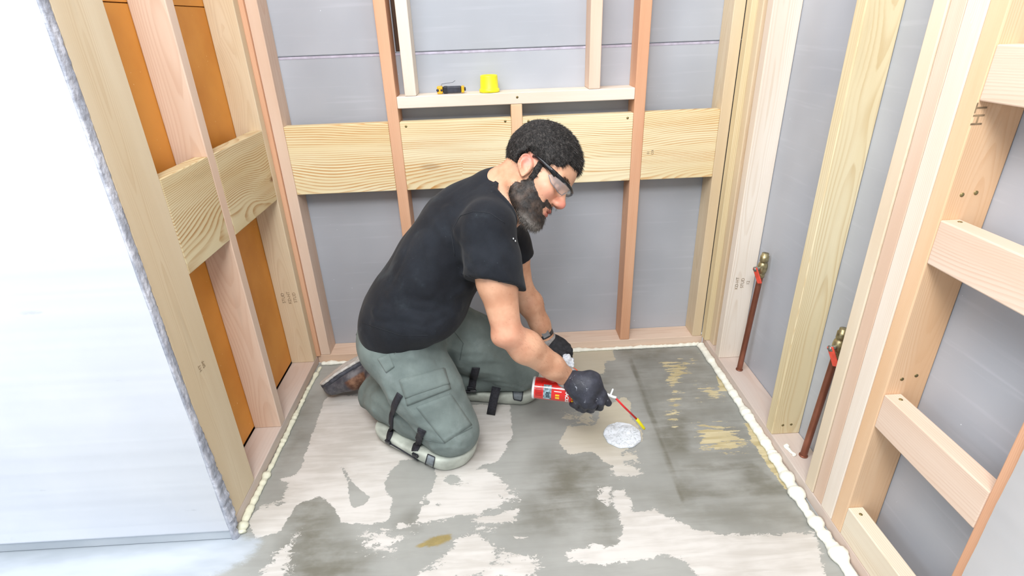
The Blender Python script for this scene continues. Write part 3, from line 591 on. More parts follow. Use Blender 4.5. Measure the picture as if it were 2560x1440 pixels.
hs = plain('hair_strands', (34, 31, 30), .42, .3, 90); hs2 = plain('grey_hair_strands', (120, 116, 112), .42, .2, 90)
st = grow(hair, 'hair_strands', 22000, .0105, .0009, hs, lambda h: h[:, 2] > -.05, lambda h: np.stack([.9+0*h[:, 0], .1*np.sign(h[:, 1]), -.5-3*np.clip(-h[:, 0], 0, .1)], 1), hair, 3)
grow(hair, 'grey_strands', 700, .010, .0008, hs2, lambda h: h[:, 2] > .0, lambda h: np.stack([.9+0*h[:, 0], .1*np.sign(h[:, 1]), -.5+0*h[:, 0]], 1), hair, 4)
def beard_mask(h):
    x, y, z = h[:, 0], h[:, 1], h[:, 2]; ay = np.abs(y)
    cheek = np.interp(x, [.0, .02, .035, .06, .08, .095, .13], [-.005, -.004, -.014, -.036, -.041, -.038, -.034])
    low = np.interp(x, [-.01, .02, .05, .08, .1], [-.088, -.112, -.122, -.126, -.128])
    m = np.minimum(np.minimum(cheek-z, z-low), x-np.interp(z, [-.06, -.035, -.02, 0], [-.006, .006, .017, .018]))
    mouth = np.maximum(np.abs(z+.0575)/.0115, ay/.022)-1; lip = np.where(x > .085, mouth*.012, .05)
    m = np.minimum(m, lip); must = np.minimum(np.minimum(z+.049, -.0325-z), np.minimum(x-.080, .040-ay))*1.6; return np.maximum(m, must)
beard_m = NT('dark_beard'); o_ = beard_m.obj(); bt = beard_m.n('ShaderNodeAttribute', attribute_name='grey')
beard_m.base(beard_m.mix(bt.outputs['Fac'], beard_m.mix(beard_m.ramp(beard_m.noise(o_, 45, 5, .7), .35, .75), lin((32, 28, 26)), lin((78, 62, 52))), lin((158, 152, 146))), .6)
def sdf_beard(P):
    h = W2H(P); base = face(h); m = beard_mask(h)+.0030*nz3(h, 420, 1)+.002*nz3(h, 190, 2); chin = sm(-h[:, 2], .05, .1)
    return np.maximum(base-(.0022+.0075*chin)*np.clip(m/.014, 0, 1)**.8, -m)+.0008*nz3(P, 300)
beard = sdf_obj('beard', sdf_beard, HO-.10-u_*.06, HO+.13+f_*.03, .003, beard_m.m, person) if False else sdf_obj('beard', sdf_beard, H2W((.05, 0, -.06))-.12, H2W((.05, 0, -.06))+.12, .003, beard_m.m, person)
def greyat(o):
    P = verts_np(o); h = W2H(P); r = np.random.RandomState(8); g = np.clip(sm(-h[:, 2], .092, .118)*sm(h[:, 0], .035, .065), 0, 1); g = np.clip(g*.55*(.4+1.2*r.random_sample(len(g))), 0, 1)
    o.data.attributes.new('grey', 'FLOAT', 'POINT').data.foreach_set('value', g.astype(np.float32))
greyat(beard)
bs = grow(beard, 'beard_strands', 7500, .0095, .0007, beard_m.m, lambda h: h[:, 2] < .0, lambda h: np.stack([.15+0*h[:, 0], .0*h[:, 1], -1.0+0*h[:, 0]], 1), beard, 6, nrm_w=.8)
greyat(bs)
def brow_pts():
    B = []; D = []; r = np.random.RandomState(5)
    for s in (-1, 1):
        for i in range(260):
            t = r.uniform(0, 1); B.append((.106-.016*t**2+.002, s*(.010+.040*t), .0335+.006*math.sin(t*2.6)+r.uniform(-.0035, .0035))); D.append((.1, s*1., .25-.5*t))
    B = np.array(B); D = np.array(D); return HO+B@HR, D@HR
Bp, Dp = brow_pts(); strands('eyebrow_hair', Bp, np.repeat(f_[None], len(Bp), 0), Dp+np.random.RandomState(2).normal(0, .2, Dp.shape), .009, .0009, hs, hair, 7)
print('figure head done', len(body.data.vertices), len(hair.data.vertices), len(beard.data.vertices))

# ------------------------------------------------------------------ clothing
def surf_many(fn, UV, off=0., d0=1.15, d1=2.3):   # first points of an implicit surface seen at picture points UV
    UV = np.asarray(UV, float).reshape(-1, 2); D = ((UV[:, :1]-1280)*CR+(720-UV[:, 1:])*CU)/F_PX+CF; t = np.full(len(UV), d0); act = np.ones(len(UV), bool)
    for _ in range(150):
        i = np.where(act)[0]
        if not len(i): break
        s_ = fn((CAM+D[i]*t[i, None]).astype(np.float32)).astype(float); t[i] += np.where(s_ < .0004, 0, np.maximum(s_*.65, .0006)); act[i] = (s_ >= .0004) & (t[i] < d1)
    t = np.minimum(t, d1); P = CAM+D*t[:, None]; e = .003; g = np.stack([fn((P+np.eye(3)[k]*e).astype(np.float32))-fn((P-np.eye(3)[k]*e).astype(np.float32)) for k in range(3)], 1).astype(float); g /= np.linalg.norm(g, axis=1)[:, None]+1e-9
    return P+g*off, g
def surf(fn, u, v, off=0.):
    p, g = surf_many(fn, [(u, v)], off); return p[0], g[0]
def cloth(name, a, b, rough=.85, dust=None, scale=300):
    m = NT(name); o = m.obj(); c = m.mix(m.ramp(m.noise(o, 9, 5, .6), .3, .7), lin(a), lin(b))
    if dust: c = m.mix(m.math('MULTIPLY', m.ramp(m.noise(o, 7, 6, .65), .56, .74), dust[1]), c, lin(dust[0])); c = m.mix(m.math('MULTIPLY', m.ramp(m.noise(o, 140, 2), .74, .78), .5), c, lin(dust[0]))
    m.base(c, rough); m.b.inputs['Specular IOR Level'].default_value = .25; m.b.inputs['Sheen Weight'].default_value = .06; m.bump(m.math('ADD', m.math('MULTIPLY', m.noise(o, scale, 2), .35), m.math('MULTIPLY', m.noise(o, 22, 3, .5), 2.2)), .35, .0022); return m.m
SHIRT = cloth('black_cotton', (22, 24, 30), (32, 36, 43), .9, ((66, 76, 82), .4), 420)
TROUS = cloth('grey_green_canvas', (101, 112, 110), (122, 134, 131), .9, ((150, 160, 160), .35), 380)
def fold(P, a, b, amp, wid, k=0.):                 # a crease ridge along the segment a-b
    return -amp*np.exp(-(rc(P, a, b, 0, 0)/wid)**2)
def lat(P, c, s):                                  # squeeze space across the body so capsules become oval
    q = (P-np.asarray(c, np.float32))@LAT.astype(np.float32); return P-(1-s)*q[:, None]*LAT.astype(np.float32)
pel = K(1000, 806, 1.690); cB = K(1044, 750, 1.665); cM = K(1108, 652, 1.640); cU = K(1168, 562, 1.615); cN = K(1236, 480, 1.590)
sR2 = shR+LAT*.02; sL2 = shL-LAT*.02
def sq(p, c=None): return lat(np.asarray(p, np.float32)[None], pel, .70)[0]
def sdf_shirt(P):
    Q = lat(P, pel, .70)
    d = chain(Q, [sq(K(1008, 792, 1.69)), sq(cB), sq(cM), sq(cU)], [.122, .124, .124, .112], .05)
    d = smin(d, rc(Q, sq(cU), sq(cN), .112, .062), .06)
    d = smin(d, chain(P, [sR2, cN-np.array([0, 0, .025]), sL2], [.070, .070, .068], .04), .045)
    # belly slack hanging forward
    d = smin(d, ell(P, K(1085, 775, 1.62), (.085, .14, .06)), .05)
    # sleeves
    mR = shR+(elR-shR)*.60; oR = shR+(elR-shR)*.56; mL = shL+(elL-shL)*.50
    aR = -.19*CR-.97*CU-.12*CF; aR /= np.linalg.norm(aR); slR = smax(chain(P, [shR, shR+(elR-shR)*.3, mR+CR*-.012], [.070, .072, .082], .02), (P-K(1215, 703, 1.45))@aR, .004)
    aL = (elL-shL)/np.linalg.norm(elL-shL); slL = smax(chain(P, [shL, shL+(elL-shL)*.3, mL], [.066, .066, .068], .02), (P-(shL+(elL-shL)*.52))@aL, .004)
    d = smin(smin(d, slR, .022), slL, .022)
    # bottom hem: plane through three seen points
    h0, h1, h2 = K(897, 800, 1.72), K(1075, 846, 1.62), K(1195, 745, 1.66); nn = np.cross(h1-h0, np.array([0, 0, 1.])+0*h0); 
    hn = np.cross(h1-h0, LAT+np.array([0, 0, .15])); hn /= np.linalg.norm(hn); hn = hn if hn[2] < 0 else -hn
    wave = .006*np.sin(P[:, 0]*38)+.004*np.sin(P[:, 0]*71+P[:, 1]*30); d = smax(d, (P-h0)@hn-wave, .008)
    # folds
    for (a, b, am, wd) in FOLDS: d = d+fold(P, a, b, am*.75, wd)
    Q = P*np.array([1, 1, .6], np.float32); d = d+.0026*nz3(Q, 28, 1.)+.0016*(1-2*np.abs(nz3(Q, 36, 2.)))
    # neck opening
    cut0 = None; nk = rc(P, K(1284, 476, 1.555), H2W((.01, 0, -.06)), .055, .08); d = np.minimum(d, np.maximum(d-.0032, np.abs(nk-.009)-.0085)); d = smax(d, -nk, .003)
    v = rc(P, K(1268, 520, 1.52), K(1300, 560, 1.52), .032, .012); d = smax(d, -v, .004)
    return d
FOLDS = []
RAWF = []
def F(u0, v0, u1, v1, D, am=.006, wd=.011): RAWF.append((u0, v0, u1, v1, am, wd))
F(1150, 600, 1205, 690, 1.40); F(1185, 630, 1270, 700, 1.385, .006, .010); F(1165, 660, 1240, 712, 1.39, .005, .009); F(1120, 520, 1150, 640, 1.50, .006, .014); F(1215, 540, 1275, 610, 1.37, .004, .012)
F(940, 790, 1060, 800, 1.56, .006, .012); F(960, 770, 1080, 815, 1.55, .006, .010); F(1060, 805, 1150, 770, 1.55, .007, .012); F(1000, 690, 1100, 740, 1.53, .004, .018); F(1130, 740, 1180, 720, 1.55, .006, .012); F(930, 810, 1000, 830, 1.57, .004, .008); F(1040, 820, 1085, 835, 1.56, .005, .008); F(1080, 640, 1140, 690, 1.50, .004, .014)
def settle(raw, fn, out):                          # lay every crease as a bent line on the cloth itself
    L_ = []
    for (u0, v0, u1, v1, am, wd) in raw:
        m = ((u0+u1)/2+(v1-v0)*.06, (v0+v1)/2-(u1-u0)*.06); P3, _ = surf_many(fn, [(u0, v0), m, (u1, v1)], -.001); L_ += [(P3[0], P3[1], am, wd), (P3[1], P3[2], am, wd)]
    out.extend(L_)
F(1090, 560, 1140, 650, 0, .005, .012); F(1060, 600, 1090, 700, 0, .004, .016); F(1010, 720, 1130, 760, 0, .005, .012); F(1020, 760, 1140, 790, 0, .006, .010); F(1160, 690, 1190, 650, 0, .006, .009); F(1175, 700, 1230, 670, 0, .004, .009); F(950, 700, 1000, 780, 0, .004, .014); F(910, 770, 960, 790, 0, .005, .010); F(1225, 600, 1262, 690, 0, .004, .010); F(1090, 820, 1130, 790, 0, .005, .009)
settle(RAWF, sdf_shirt, FOLDS)
lo = np.minimum.reduce([pel-.25, shR-.12, cB-.22]); hi = np.maximum.reduce([cN+.12, shL+.12, HO+.02, pel+.2])
shirt = sdf_obj('tee_shirt', sdf_shirt, lo, hi, .0042, SHIRT, person)
# ribbed collar
def ring_pts(c, ax, r, n=40, e=1.0, seed=0):
    ax = ax/np.linalg.norm(ax); a = np.cross(ax, LAT); a /= np.linalg.norm(a); b = np.cross(ax, a); return [c+r*(math.cos(t)*a*e+math.sin(t)*b) for t in np.linspace(0, 2*math.pi, n)]

hipR = K(994, 862, 1.665); hipL = hipR+LAT*.17+np.array([.02, 0, 0]); kR = on(1130, 1070, 2, .128); kL = on(1292, 922, 2, .125)
anR = K(922, 962, 1.905); anR[2] = .112; anL = kL+np.array([-.40, .045, -.02])
hipR, hipL, kR, kL = [np.array(x) for x in (hipR, hipL, kR, kL)]
def sdf_trousers(P):
    d = rc(P, hipR+LAT*.02, hipL-LAT*.02, .118, .118)
    d = smin(d, ell(P, (hipR+hipL)/2+np.array([-.02, 0, .07]), (.125, .16, .10)), .05)
    d = smin(d, chain(P, [hipR, hipR+(kR-hipR)*.5, kR], [.118, .104, .083], .03), .03)
    d = smin(d, chain(P, [hipL, hipL+(kL-hipL)*.5, kL], [.112, .100, .080], .03), .03)
    s = (kR-anR); d2 = chain(P, [kR+np.array([0, 0, -.008]), anR+s*.62+np.array([0, 0, -.005]), anR+s*.30, anR+s*.06], [.078, .080, .080, .066], .02)
    s = (kL-anL); d2 = np.minimum(d2, chain(P, [kL+np.array([0, 0, -.005]), anL+s*.6, anL+s*.3, anL+s*.05], [.074, .076, .072, .06], .02))
    d = smin(d, d2, .012)
    d = smax(d, .026-P[:, 2], .012)
    c = (anR-kR); c /= np.linalg.norm(c); nr = rc(P, anR, anR+c*.1, .13, .13); d = np.where(nr < 0, smax(d, (P-(anR-c*.03))@c, .004), d)
    for (a, b, am, wd) in TF: d = d+fold(P, a, b, am*.7, wd)
    Q = P*np.array([1, 1, .55], np.float32); return d+.0030*nz3(Q, 30, 3.)+.0016*(1-2*np.abs(nz3(Q, 40, 5.)))+.0008*nz3(P, 90, 7.)
TF = []
RAWT = []
def T(u0, v0, u1, v1, D, am=.006, wd=.010): RAWT.append((u0, v0, u1, v1, am, wd))
T(985, 890, 1080, 905, 1.55); T(1010, 870, 1110, 880, 1.54, .005); T(1120, 850, 1160, 860, 1.56, .008, .014); T(1000, 990, 1060, 1090, 1.66, .006, .012); T(1060, 1085, 1170, 1130, 1.62, .007, .010); T(1050, 1060, 1150, 1105, 1.60, .006, .009); T(930, 990, 990, 1050, 1.75, .006, .012); T(905, 1010, 940, 1075, 1.78, .006, .010); T(960, 960, 985, 1030, 1.72, .007, .012)
T(1160, 880, 1230, 885, 1.70, .007, .010); T(1150, 905, 1260, 900, 1.72, .006, .010); T(1190, 850, 1270, 870, 1.7, .005, .012); T(1240, 960, 1310, 975, 1.85, .007, .008); T(1200, 930, 1300, 955, 1.82, .005, .010); T(1135, 870, 1150, 960, 1.62, .006, .012)
T(960, 860, 1010, 930, 0, .005, .012); T(1085, 860, 1150, 880, 0, .006, .010); T(1080, 1120, 1160, 1120, 0, .006, .009); T(1010, 1060, 1070, 1100, 0, .007, .009); T(900, 1000, 960, 1060, 0, .006, .010); T(1170, 900, 1290, 910, 0, .005, .009); T(1190, 950, 1300, 960, 0, .006, .009); T(1240, 860, 1290, 890, 0, .005, .01)
settle(RAWT, sdf_trousers, TF)
lo = np.minimum.reduce([hipR-.2, kR-.14, anR-.12]); hi = np.maximum.reduce([hipL+.22, kL+.13]); lo[2] = .0; 
trousers = sdf_obj('trousers', sdf_trousers, lo, hi, .0048, TROUS, person)
def patch(name, quad, fn, mat, parent, off=.004, nu=14, nv=12, rnd_=0., sink=.004):
    """cloth panel lying on an implicit surface; quad = four corners (tl, tr, br, bl)"""
    q = [np.array(x, float) for x in quad]; top = []; bot = []
    SP, SG = surf_many(fn, [(q[0]*(1-i/nu)+q[1]*i/nu)*(1-j/nv)+(q[3]*(1-i/nu)+q[2]*i/nu)*j/nv for i in range(nu+1) for j in range(nv+1)])
    for i in range(nu+1):
        for j in range(nv+1):
            a, b = i/nu, j/nv; s_ = SP[i*(nv+1)+j]; g = SG[i*(nv+1)+j]; edge = min(a, 1-a, b, 1-b); o = off*(.55 if edge < .001 else 1.)+(.0012*math.exp(-((edge-.09)/.03)**2)*-1)
            top.append(s_+g*o); bot.append(s_-g*sink)
    n = (nu+1)*(nv+1); V = top+bot; Fq = []; id_ = lambda i, j: i*(nv+1)+j
    for i in range(nu):
        for j in range(nv): Fq.append((id_(i, j), id_(i, j+1), id_(i+1, j+1), id_(i+1, j))); Fq.append((n+id_(i, j), n+id_(i+1, j), n+id_(i+1, j+1), n+id_(i, j+1)))
    ring = [id_(i, 0) for i in range(nu+1)]+[id_(nu, j) for j in range(1, nv+1)]+[id_(i, nv) for i in range(nu-1, -1, -1)]+[id_(0, j) for j in range(nv-1, 0, -1)]
    for k in range(len(ring)): a, b = ring[k], ring[(k+1) % len(ring)]; Fq.append((a, b, n+b, n+a))
    me = mesh_np(name, V, Fq); bm = bmesh.new(); bm.from_mesh(me); bmesh.ops.recalc_face_normals(bm, faces=bm.faces[:]); bm.to_mesh(me); bm.free()
    o = link(name, me, mat, parent, smooth=True); return o
def band(name, pts, width, fn, mat, parent, off=.002, thick=.0022, n=26):
    """flat webbing strap following the surface through the given picture points"""
    P2 = np.array(pts, float); s = np.concatenate([[0], np.cumsum(np.linalg.norm(np.diff(P2, axis=0), axis=1))]); t = np.linspace(0, s[-1], n); U = np.interp(t, s, P2[:, 0]); Vv = np.interp(t, s, P2[:, 1])
    C, N = surf_many(fn, np.stack([U, Vv], 1), off)
    for _ in range(2): C[1:-1] = (C[:-2]+2*C[1:-1]+C[2:])/4; N[1:-1] = (N[:-2]+2*N[1:-1]+N[2:])/4
    tan = np.gradient(C, axis=0); tan /= np.linalg.norm(tan, axis=1)[:, None]; side = np.cross(tan, N); side /= np.linalg.norm(side, axis=1)[:, None]; V = []
    for i in range(n):
        for a, b in ((-1, 0), (1, 0), (1, 1), (-1, 1)): V.append(C[i]+side[i]*a*width/2+N[i]*(b*thick))
    Fq = [(i*4+k, i*4+(k+1) % 4, (i+1)*4+(k+1) % 4, (i+1)*4+k) for i in range(n-1) for k in range(4)]+[(3, 2, 1, 0), tuple((n-1)*4+k for k in range(4))]
    me = mesh_np(name, V, Fq); bm = bmesh.new(); bm.from_mesh(me); bmesh.ops.recalc_face_normals(bm, faces=bm.faces[:]); bm.to_mesh(me); bm.free(); return link(name, me, mat, parent)

# trouser details
cp = patch('cargo_pocket', [(1000, 948), (1112, 921), (1126, 972), (1018, 1014)], sdf_trousers, TROUS, trousers, .006)
patch('pocket_flap', [(999, 950), (1108, 920), (1123, 960), (1014, 996)], sdf_trousers, TROUS, trousers, .0095, sink=-.003)
patch('knee_panel', [(1040, 1018), (1128, 985), (1180, 1062), (1112, 1108)], sdf_trousers, TROUS, trousers, .0022)
patch('side_pocket', [(944, 897), (972, 884), (986, 917), (966, 932)], sdf_trousers, TROUS, trousers, .004, 8, 8)
# stitched seams
SEAM = plain('seam_thread', (98, 109, 107), .9)
def seam(pts, fn, mat, parent, r=.0011, name='seam', off=.0006):
    P2 = np.array(pts, float); s = np.concatenate([[0], np.cumsum(np.linalg.norm(np.diff(P2, axis=0), axis=1))]); t = np.linspace(0, s[-1], 22); C = surf_many(fn, [(np.interp(x, s, P2[:, 0]), np.interp(x, s, P2[:, 1])) for x in t], off)[0]; return tube(name, C, r, mat, parent, 6)
seam([(1003, 832), (1006, 855), (998, 875), (985, 885)], sdf_trousers, SEAM, trousers); seam([(1130, 822), (1158, 858), (1150, 900)], sdf_trousers, SEAM, trousers); seam([(1112, 1108), (1060, 1098), (1040, 1090)], sdf_trousers, SEAM, trousers); seam([(1128, 1095), (1180, 1068)], sdf_trousers, SEAM, trousers)
STITCH = plain('shirt_stitch', (38, 41, 47), .9)
seam([(1152, 683), (1200, 700), (1284, 708)], sdf_shirt, STITCH, shirt, .0006, off=.0002); seam([(1137, 640), (1128, 580), (1150, 540), (1185, 528), (1225, 533), (1262, 558)], sdf_shirt, STITCH, shirt, .0009); seam([(905, 806), (1000, 838), (1070, 838)], sdf_shirt, STITCH, shirt, .0006, off=.0002)
# collar band round the neck
KM = plain('shirt_button', (200, 202, 204), .3)
for bu, bv in ((1281, 597), (1286, 603)):
    p, g = surf(sdf_shirt, bu+1, bv, .001); cyl('button', p, p+g*.002, .0026, KM, shirt, 14)

# knee pads
PAD = plain('pad_shell', (190, 196, 186), .6, .12, 18, bump=.2, bscale=60); WEB = plain('black_webbing', (42, 42, 50), .8, .2, 200, bump=.2, bscale=500); BUCK = plain('dark_plastic_buckle', (36, 38, 44), .35)
PADI = plain('pad_inset', (126, 134, 140), .5, .1, 60)
def kneepad(A, B, rA, rB, ztop, straps, insets, prong):
    root = None
    def fn(P):
        Q = P*np.array([1, 1, 1.0], np.float32); d = rc(Q, A, B, rA, rB)
        ax = (np.asarray(B)-np.asarray(A)); L_ = np.linalg.norm(ax); t = np.clip(((P-np.asarray(A, np.float32))@(ax/L_).astype(np.float32))/L_, 0, 1.2)
        d = smax(d, P[:, 2]-(ztop-.012*(1-t)+.004*np.sin(t*9)), .010); d = smax(d, .0012-P[:, 2], .004); return d+.0008*nz3(P, 90)
    A = np.asarray(A, float); B = np.asarray(B, float)
    o = sdf_obj('knee_pad', fn, np.minimum(A, B)-.12, np.maximum(A, B)+.12, .0045, PAD, person)
    both = lambda P: np.minimum(fn(P), sdf_trousers(P))
    for pts, w_ in straps: band('strap', pts, w_, both, WEB, o)
    for q_ in insets: patch('pad_inset', q_, fn, PADI, o, .002, 8, 8); seam(list(q_)+[q_[0]], fn, WEB, o, .0013, 'inset_rim', .002)
    for (u, v) in prong:
        p, g = surf(both, u, v, .004); ux = np.cross(g, [0, 0, 1]); ux /= np.linalg.norm(ux); frame_box('buckle', p, (ux, np.cross(g, ux), g), (.022, .013, .008), BUCK, o)
    return o, fn
fR0 = np.append(fl(1002, 1088), .060); fR1 = np.append(fl(1122, 1134), .066)
padR, fnR = kneepad(fR0, fR1, .080, .098, .066, [([(1001, 985), (988, 1010), (980, 1040), (978, 1075), (972, 1100)], .020), ([(1056, 1072), (1050, 1092), (1038, 1128)], .026)], [[(1070, 1136), (1088, 1144), (1082, 1172), (1062, 1164)]], [(972, 1103), (1040, 1136)])
seam([(969, 1104), (1000, 1122), (1040, 1146), (1062, 1160)], fnR, WEB, padR, .0026, 'edge_cord', .001)
fL0 = np.append(fl(1190, 985), .055); fL1 = np.append(fl(1298, 985), .06)
padL, fnL = kneepad(fL0, fL1, .070, .088, .060, [([(1190, 918), (1184, 945), (1178, 975)], .026)], [[(1282, 978), (1308, 978), (1304, 1002), (1284, 998)]], [(1176, 968), (1170, 977), (1183, 975)])
st0, st1, st2, st3, st4 = K(1248, 950, 1.93), K(1240, 972, 1.905), K(1234, 1000, 1.90), K(1230, 1020, 1.915), on(1227, 1036, 2, .004)
def webbing(name, C, width, mat, parent, nrm, thick=.0022):
    C = [np.asarray(c) for c in C]; V = []; n = len(C)
    for i in range(n):
        t = C[min(i+1, n-1)]-C[max(i-1, 0)]; t = t/np.linalg.norm(t); sd_ = np.cross(t, nrm); sd_ /= np.linalg.norm(sd_); nn = np.cross(sd_, t)
        for a, b in ((-1, 0), (1, 0), (1, 1), (-1, 1)): V.append(C[i]+sd_*a*width/2+nn*b*thick)
    Fq = [(i*4+k, i*4+(k+1) % 4, (i+1)*4+(k+1) % 4, (i+1)*4+k) for i in range(n-1) for k in range(4)]+[(3, 2, 1, 0), tuple((n-1)*4+k for k in range(4))]
    me = mesh_np(name, V, Fq); bm = bmesh.new(); bm.from_mesh(me); bmesh.ops.recalc_face_normals(bm, faces=bm.faces[:]); bm.to_mesh(me); bm.free(); return link(name, me, mat, parent)
webbing('strap', [st0, st1, st2, st3, st4], .030, WEB, padL, -CF)

# shoes
def shoe(toe, heel, nrm, par, ankle):
    toe = np.array(toe); heel = np.array(heel); a = toe-heel; L_ = np.linalg.norm(a); a /= L_; n = np.array(nrm, float); n -= n.dot(a)*a; n /= np.linalg.norm(n); b = np.cross(n, a); R = np.stack([a, b, n]).astype(np.float32); k = .98; heel = toe-a*.245*k; hl = heel.astype(np.float32)
    ank = (np.array(ankle)-heel)@R.T
    def loc(P): return (P-hl)@R.T/k
    ankl = ank/k
    def upper(P):
        q = loc(P); qs = q*np.array([1, .86, 1], np.float32)
        d = chain(qs, [(.0, 0, -.038), (.07, 0, -.042), (.15, .004, -.034), (.225, .004, -.026)], [.038, .043, .043, .038], .03)
        d = smin(d, rc(qs, (.035, 0, -.045), ankl*np.array([1, .86, 1]), .040, .044), .03); d = smax(d, q[:, 2]+.004, .004); return (d+.0007*nz3(q, 90))*k
    def sole(P):
        q = loc(P); w_ = np.interp(q[:, 0], [-.04, .0, .09, .18, .25], [.030, .036, .034, .048, .040]); lo_ = -.040; hi_ = .262
        x = np.clip(q[:, 0], lo_+.036, hi_-.040); dx = q[:, 0]-x; d2 = np.sqrt(dx*dx+q[:, 1]**2)-w_-.004; spring = .012*sm(q[:, 0], .16, .26)
        dz = np.abs(q[:, 2]-.006+spring)-.0125; return np.maximum(smax(d2, dz, .004), dz)*k
    return upper, sole, (toe, heel, R, k)
UP = NT('worn_leather'); o_ = UP.obj(); ua = UP.n('ShaderNodeAttribute', attribute_name='brown')
uc = UP.mix(UP.ramp(UP.noise(o_, 25, 5, .6), .35, .7), lin((66, 66, 74)), lin((112, 110, 114))); ub = UP.mix(UP.ramp(UP.noise(o_, 40, 5, .6), .35, .7), lin((92, 58, 42)), lin((150, 112, 88)))
UP.base(UP.mix(ua.outputs['Fac'], uc, ub), .6); UP.bump(UP.noise(o_, 120, 3), .3, .001)
SOLE = plain('pale_rubber_sole', (206, 204, 200), .7, .12, 50, bump=.4, bscale=180); MID = plain('dark_midsole', (74, 76, 86), .6, .2, 60); LACE = plain('dusty_laces', (150, 140, 130), .8)
RED_ = plain('red_trim', (170, 40, 34), .6)
def build_shoe(toe, heel, nrm, ankle, detail=True):
    up, so, (t_, h_, R, k) = shoe(toe, heel, nrm, person, ankle); lo_ = np.minimum(toe, heel)-.13; hi_ = np.maximum(toe, heel)+.13
    floor_ = lambda f, z: (lambda P: np.maximum(f(P), z-P[:, 2]))
    o = sdf_obj('shoe', floor_(up, .002), lo_, hi_, .0042, UP.m, person); q = (verts_np(o)-h_)@R.T/k
    br = sm(q[:, 0], .07, .085)*(1-sm(q[:, 0], .15, .168))*(1-sm(q[:, 2], -.030, -.022)); o.data.attributes.new('brown', 'FLOAT', 'POINT').data.foreach_set('value', br.astype(np.float32))
    def lv(P): q = (P-h_)@R.T/k; return q[:, 2]+.012*sm(q[:, 0], .16, .26)-.0085
    def top_(P): return np.maximum(so(P), -lv(P)*k)
    def mid_(P): return np.maximum(so(P), lv(P)*k)
    sdf_obj('sole', floor_(top_, .001), lo_, hi_, .0042, SOLE, o); sdf_obj('midsole', floor_(mid_, .001), lo_, hi_, .0042, MID, o)
    if detail:
        both = floor_(up, .002)
        W_ = lambda p: h_+(np.array(p)*k)@R
        for i, x in enumerate((.100, .118, .136)):
            tube('lace', [W_((x, -.028, -.055)), W_((x+.004, -.014, -.074)), W_((x+.006, 0, -.079)), W_((x+.004, .014, -.074)), W_((x, .028, -.055))], .0028, LACE, o, 8)
    return o
shR_toe = np.array([.096, -.226, .066]); shR_heel = np.array(on(946, 880, 2, .165)); build_shoe(shR_toe, shR_heel, (-.47, .20, .86), anR+np.array([.03, -.03, .01]))
build_shoe(anL+np.array([-.16, .03, -.045]), anL+np.array([.0, .01, .03]), (-.45, .1, .9), anL+np.array([.02, 0, 0]), False)

# right glove gripping the can, with cuff
GLOVE = NT('coated_glove'); o_ = GLOVE.obj(); gl = GLOVE.mix(GLOVE.ramp(GLOVE.noise(o_, 30, 5, .65), .35, .7), lin((38, 40, 50)), lin((58, 60, 72)))
gl = GLOVE.mix(GLOVE.math('MULTIPLY', GLOVE.ramp(GLOVE.noise(o_, 42, 5, .7, .6), .60, .72), .75), gl, lin((168, 172, 184))); GLOVE.base(gl, .6); GLOVE.bump(GLOVE.noise(o_, 170, 4), .5, .0015)
CUFF = plain('grey_glove_cuff', (150, 146, 144), .9, .1, 80, bump=.3, bscale=700)
can0 = K(1333, 968, 1.667); can1 = K(1500, 987, 1.637); cax = (can1-can0)/np.linalg.norm(can1-can0)
def sdf_glove(P):
    w0, pm, kn = K(1420, 946, 1.640), K(1448, 962, 1.605), K(1476, 962, 1.598)
    d = chain(P, [w0, pm, kn], [.029, .036, .034], .02)
    d = smin(d, ell(P, K(1462, 978, 1.600), (.036, .036, .040)), .02)
    d = smin(d, rc(P, K(1478, 948, 1.600), K(1468, 1000, 1.592), .024, .022), .015)
    fin = [([(1486, 978, 1.588), (1503, 1004, 1.590), (1500, 1018, 1.618), (1480, 1018, 1.650)], .0118),
           ([(1470, 990, 1.583), (1482, 1013, 1.588), (1478, 1024, 1.618), (1462, 1020, 1.650)], .0120),
           ([(1455, 994, 1.583), (1462, 1013, 1.590), (1457, 1023, 1.620), (1444, 1018, 1.650)], .0115),
           ([(1440, 986, 1.590), (1443, 1003, 1.594), (1439, 1014, 1.620), (1430, 1010, 1.645)], .0105)]
    for pts, r in fin: d = smin(d, chain(P, [K(*q) for q in pts], [r*1.06, r, r*.96, r*.88], .004), .0045)
    d = smin(d, chain(P, [K(1484, 950, 1.600), K(1494, 966, 1.592), K(1508, 985, 1.596), K(1521, 1008, 1.612)], [.014, .0115, .0112, .0108], .005), .008)   # thumb along the nozzle
    d = smin(d, ell(P, K(1486, 946, 1.598), (.014, .014, .014)), .01); d = smin(d, ell(P, K(1490, 968, 1.583), (.011, .011, .011)), .008)
    return d+.0010*nz3(P, 150)+.0012*nz3(P, 70, 3)
gR = sdf_obj('glove', sdf_glove, K(1462, 985, 1.61)-.14, K(1462, 985, 1.61)+.14, .0032, GLOVE.m, person)
wd_ = (wrR-elR)/np.linalg.norm(wrR-elR)
tube('glove_cuff', [wrR-wd_*.024, wrR-wd_*.020, wrR-wd_*.006, wrR+wd_*.010], [.031, .0335, .0345, .034], CUFF, gR, 28, flat=1.0)
RIM = plain('orange_cuff_edge', (214, 84, 52), .8); tube('cuff_edge', ring_pts(wrR-wd_*.004, wd_, .0352), .0022, RIM, gR, 8)
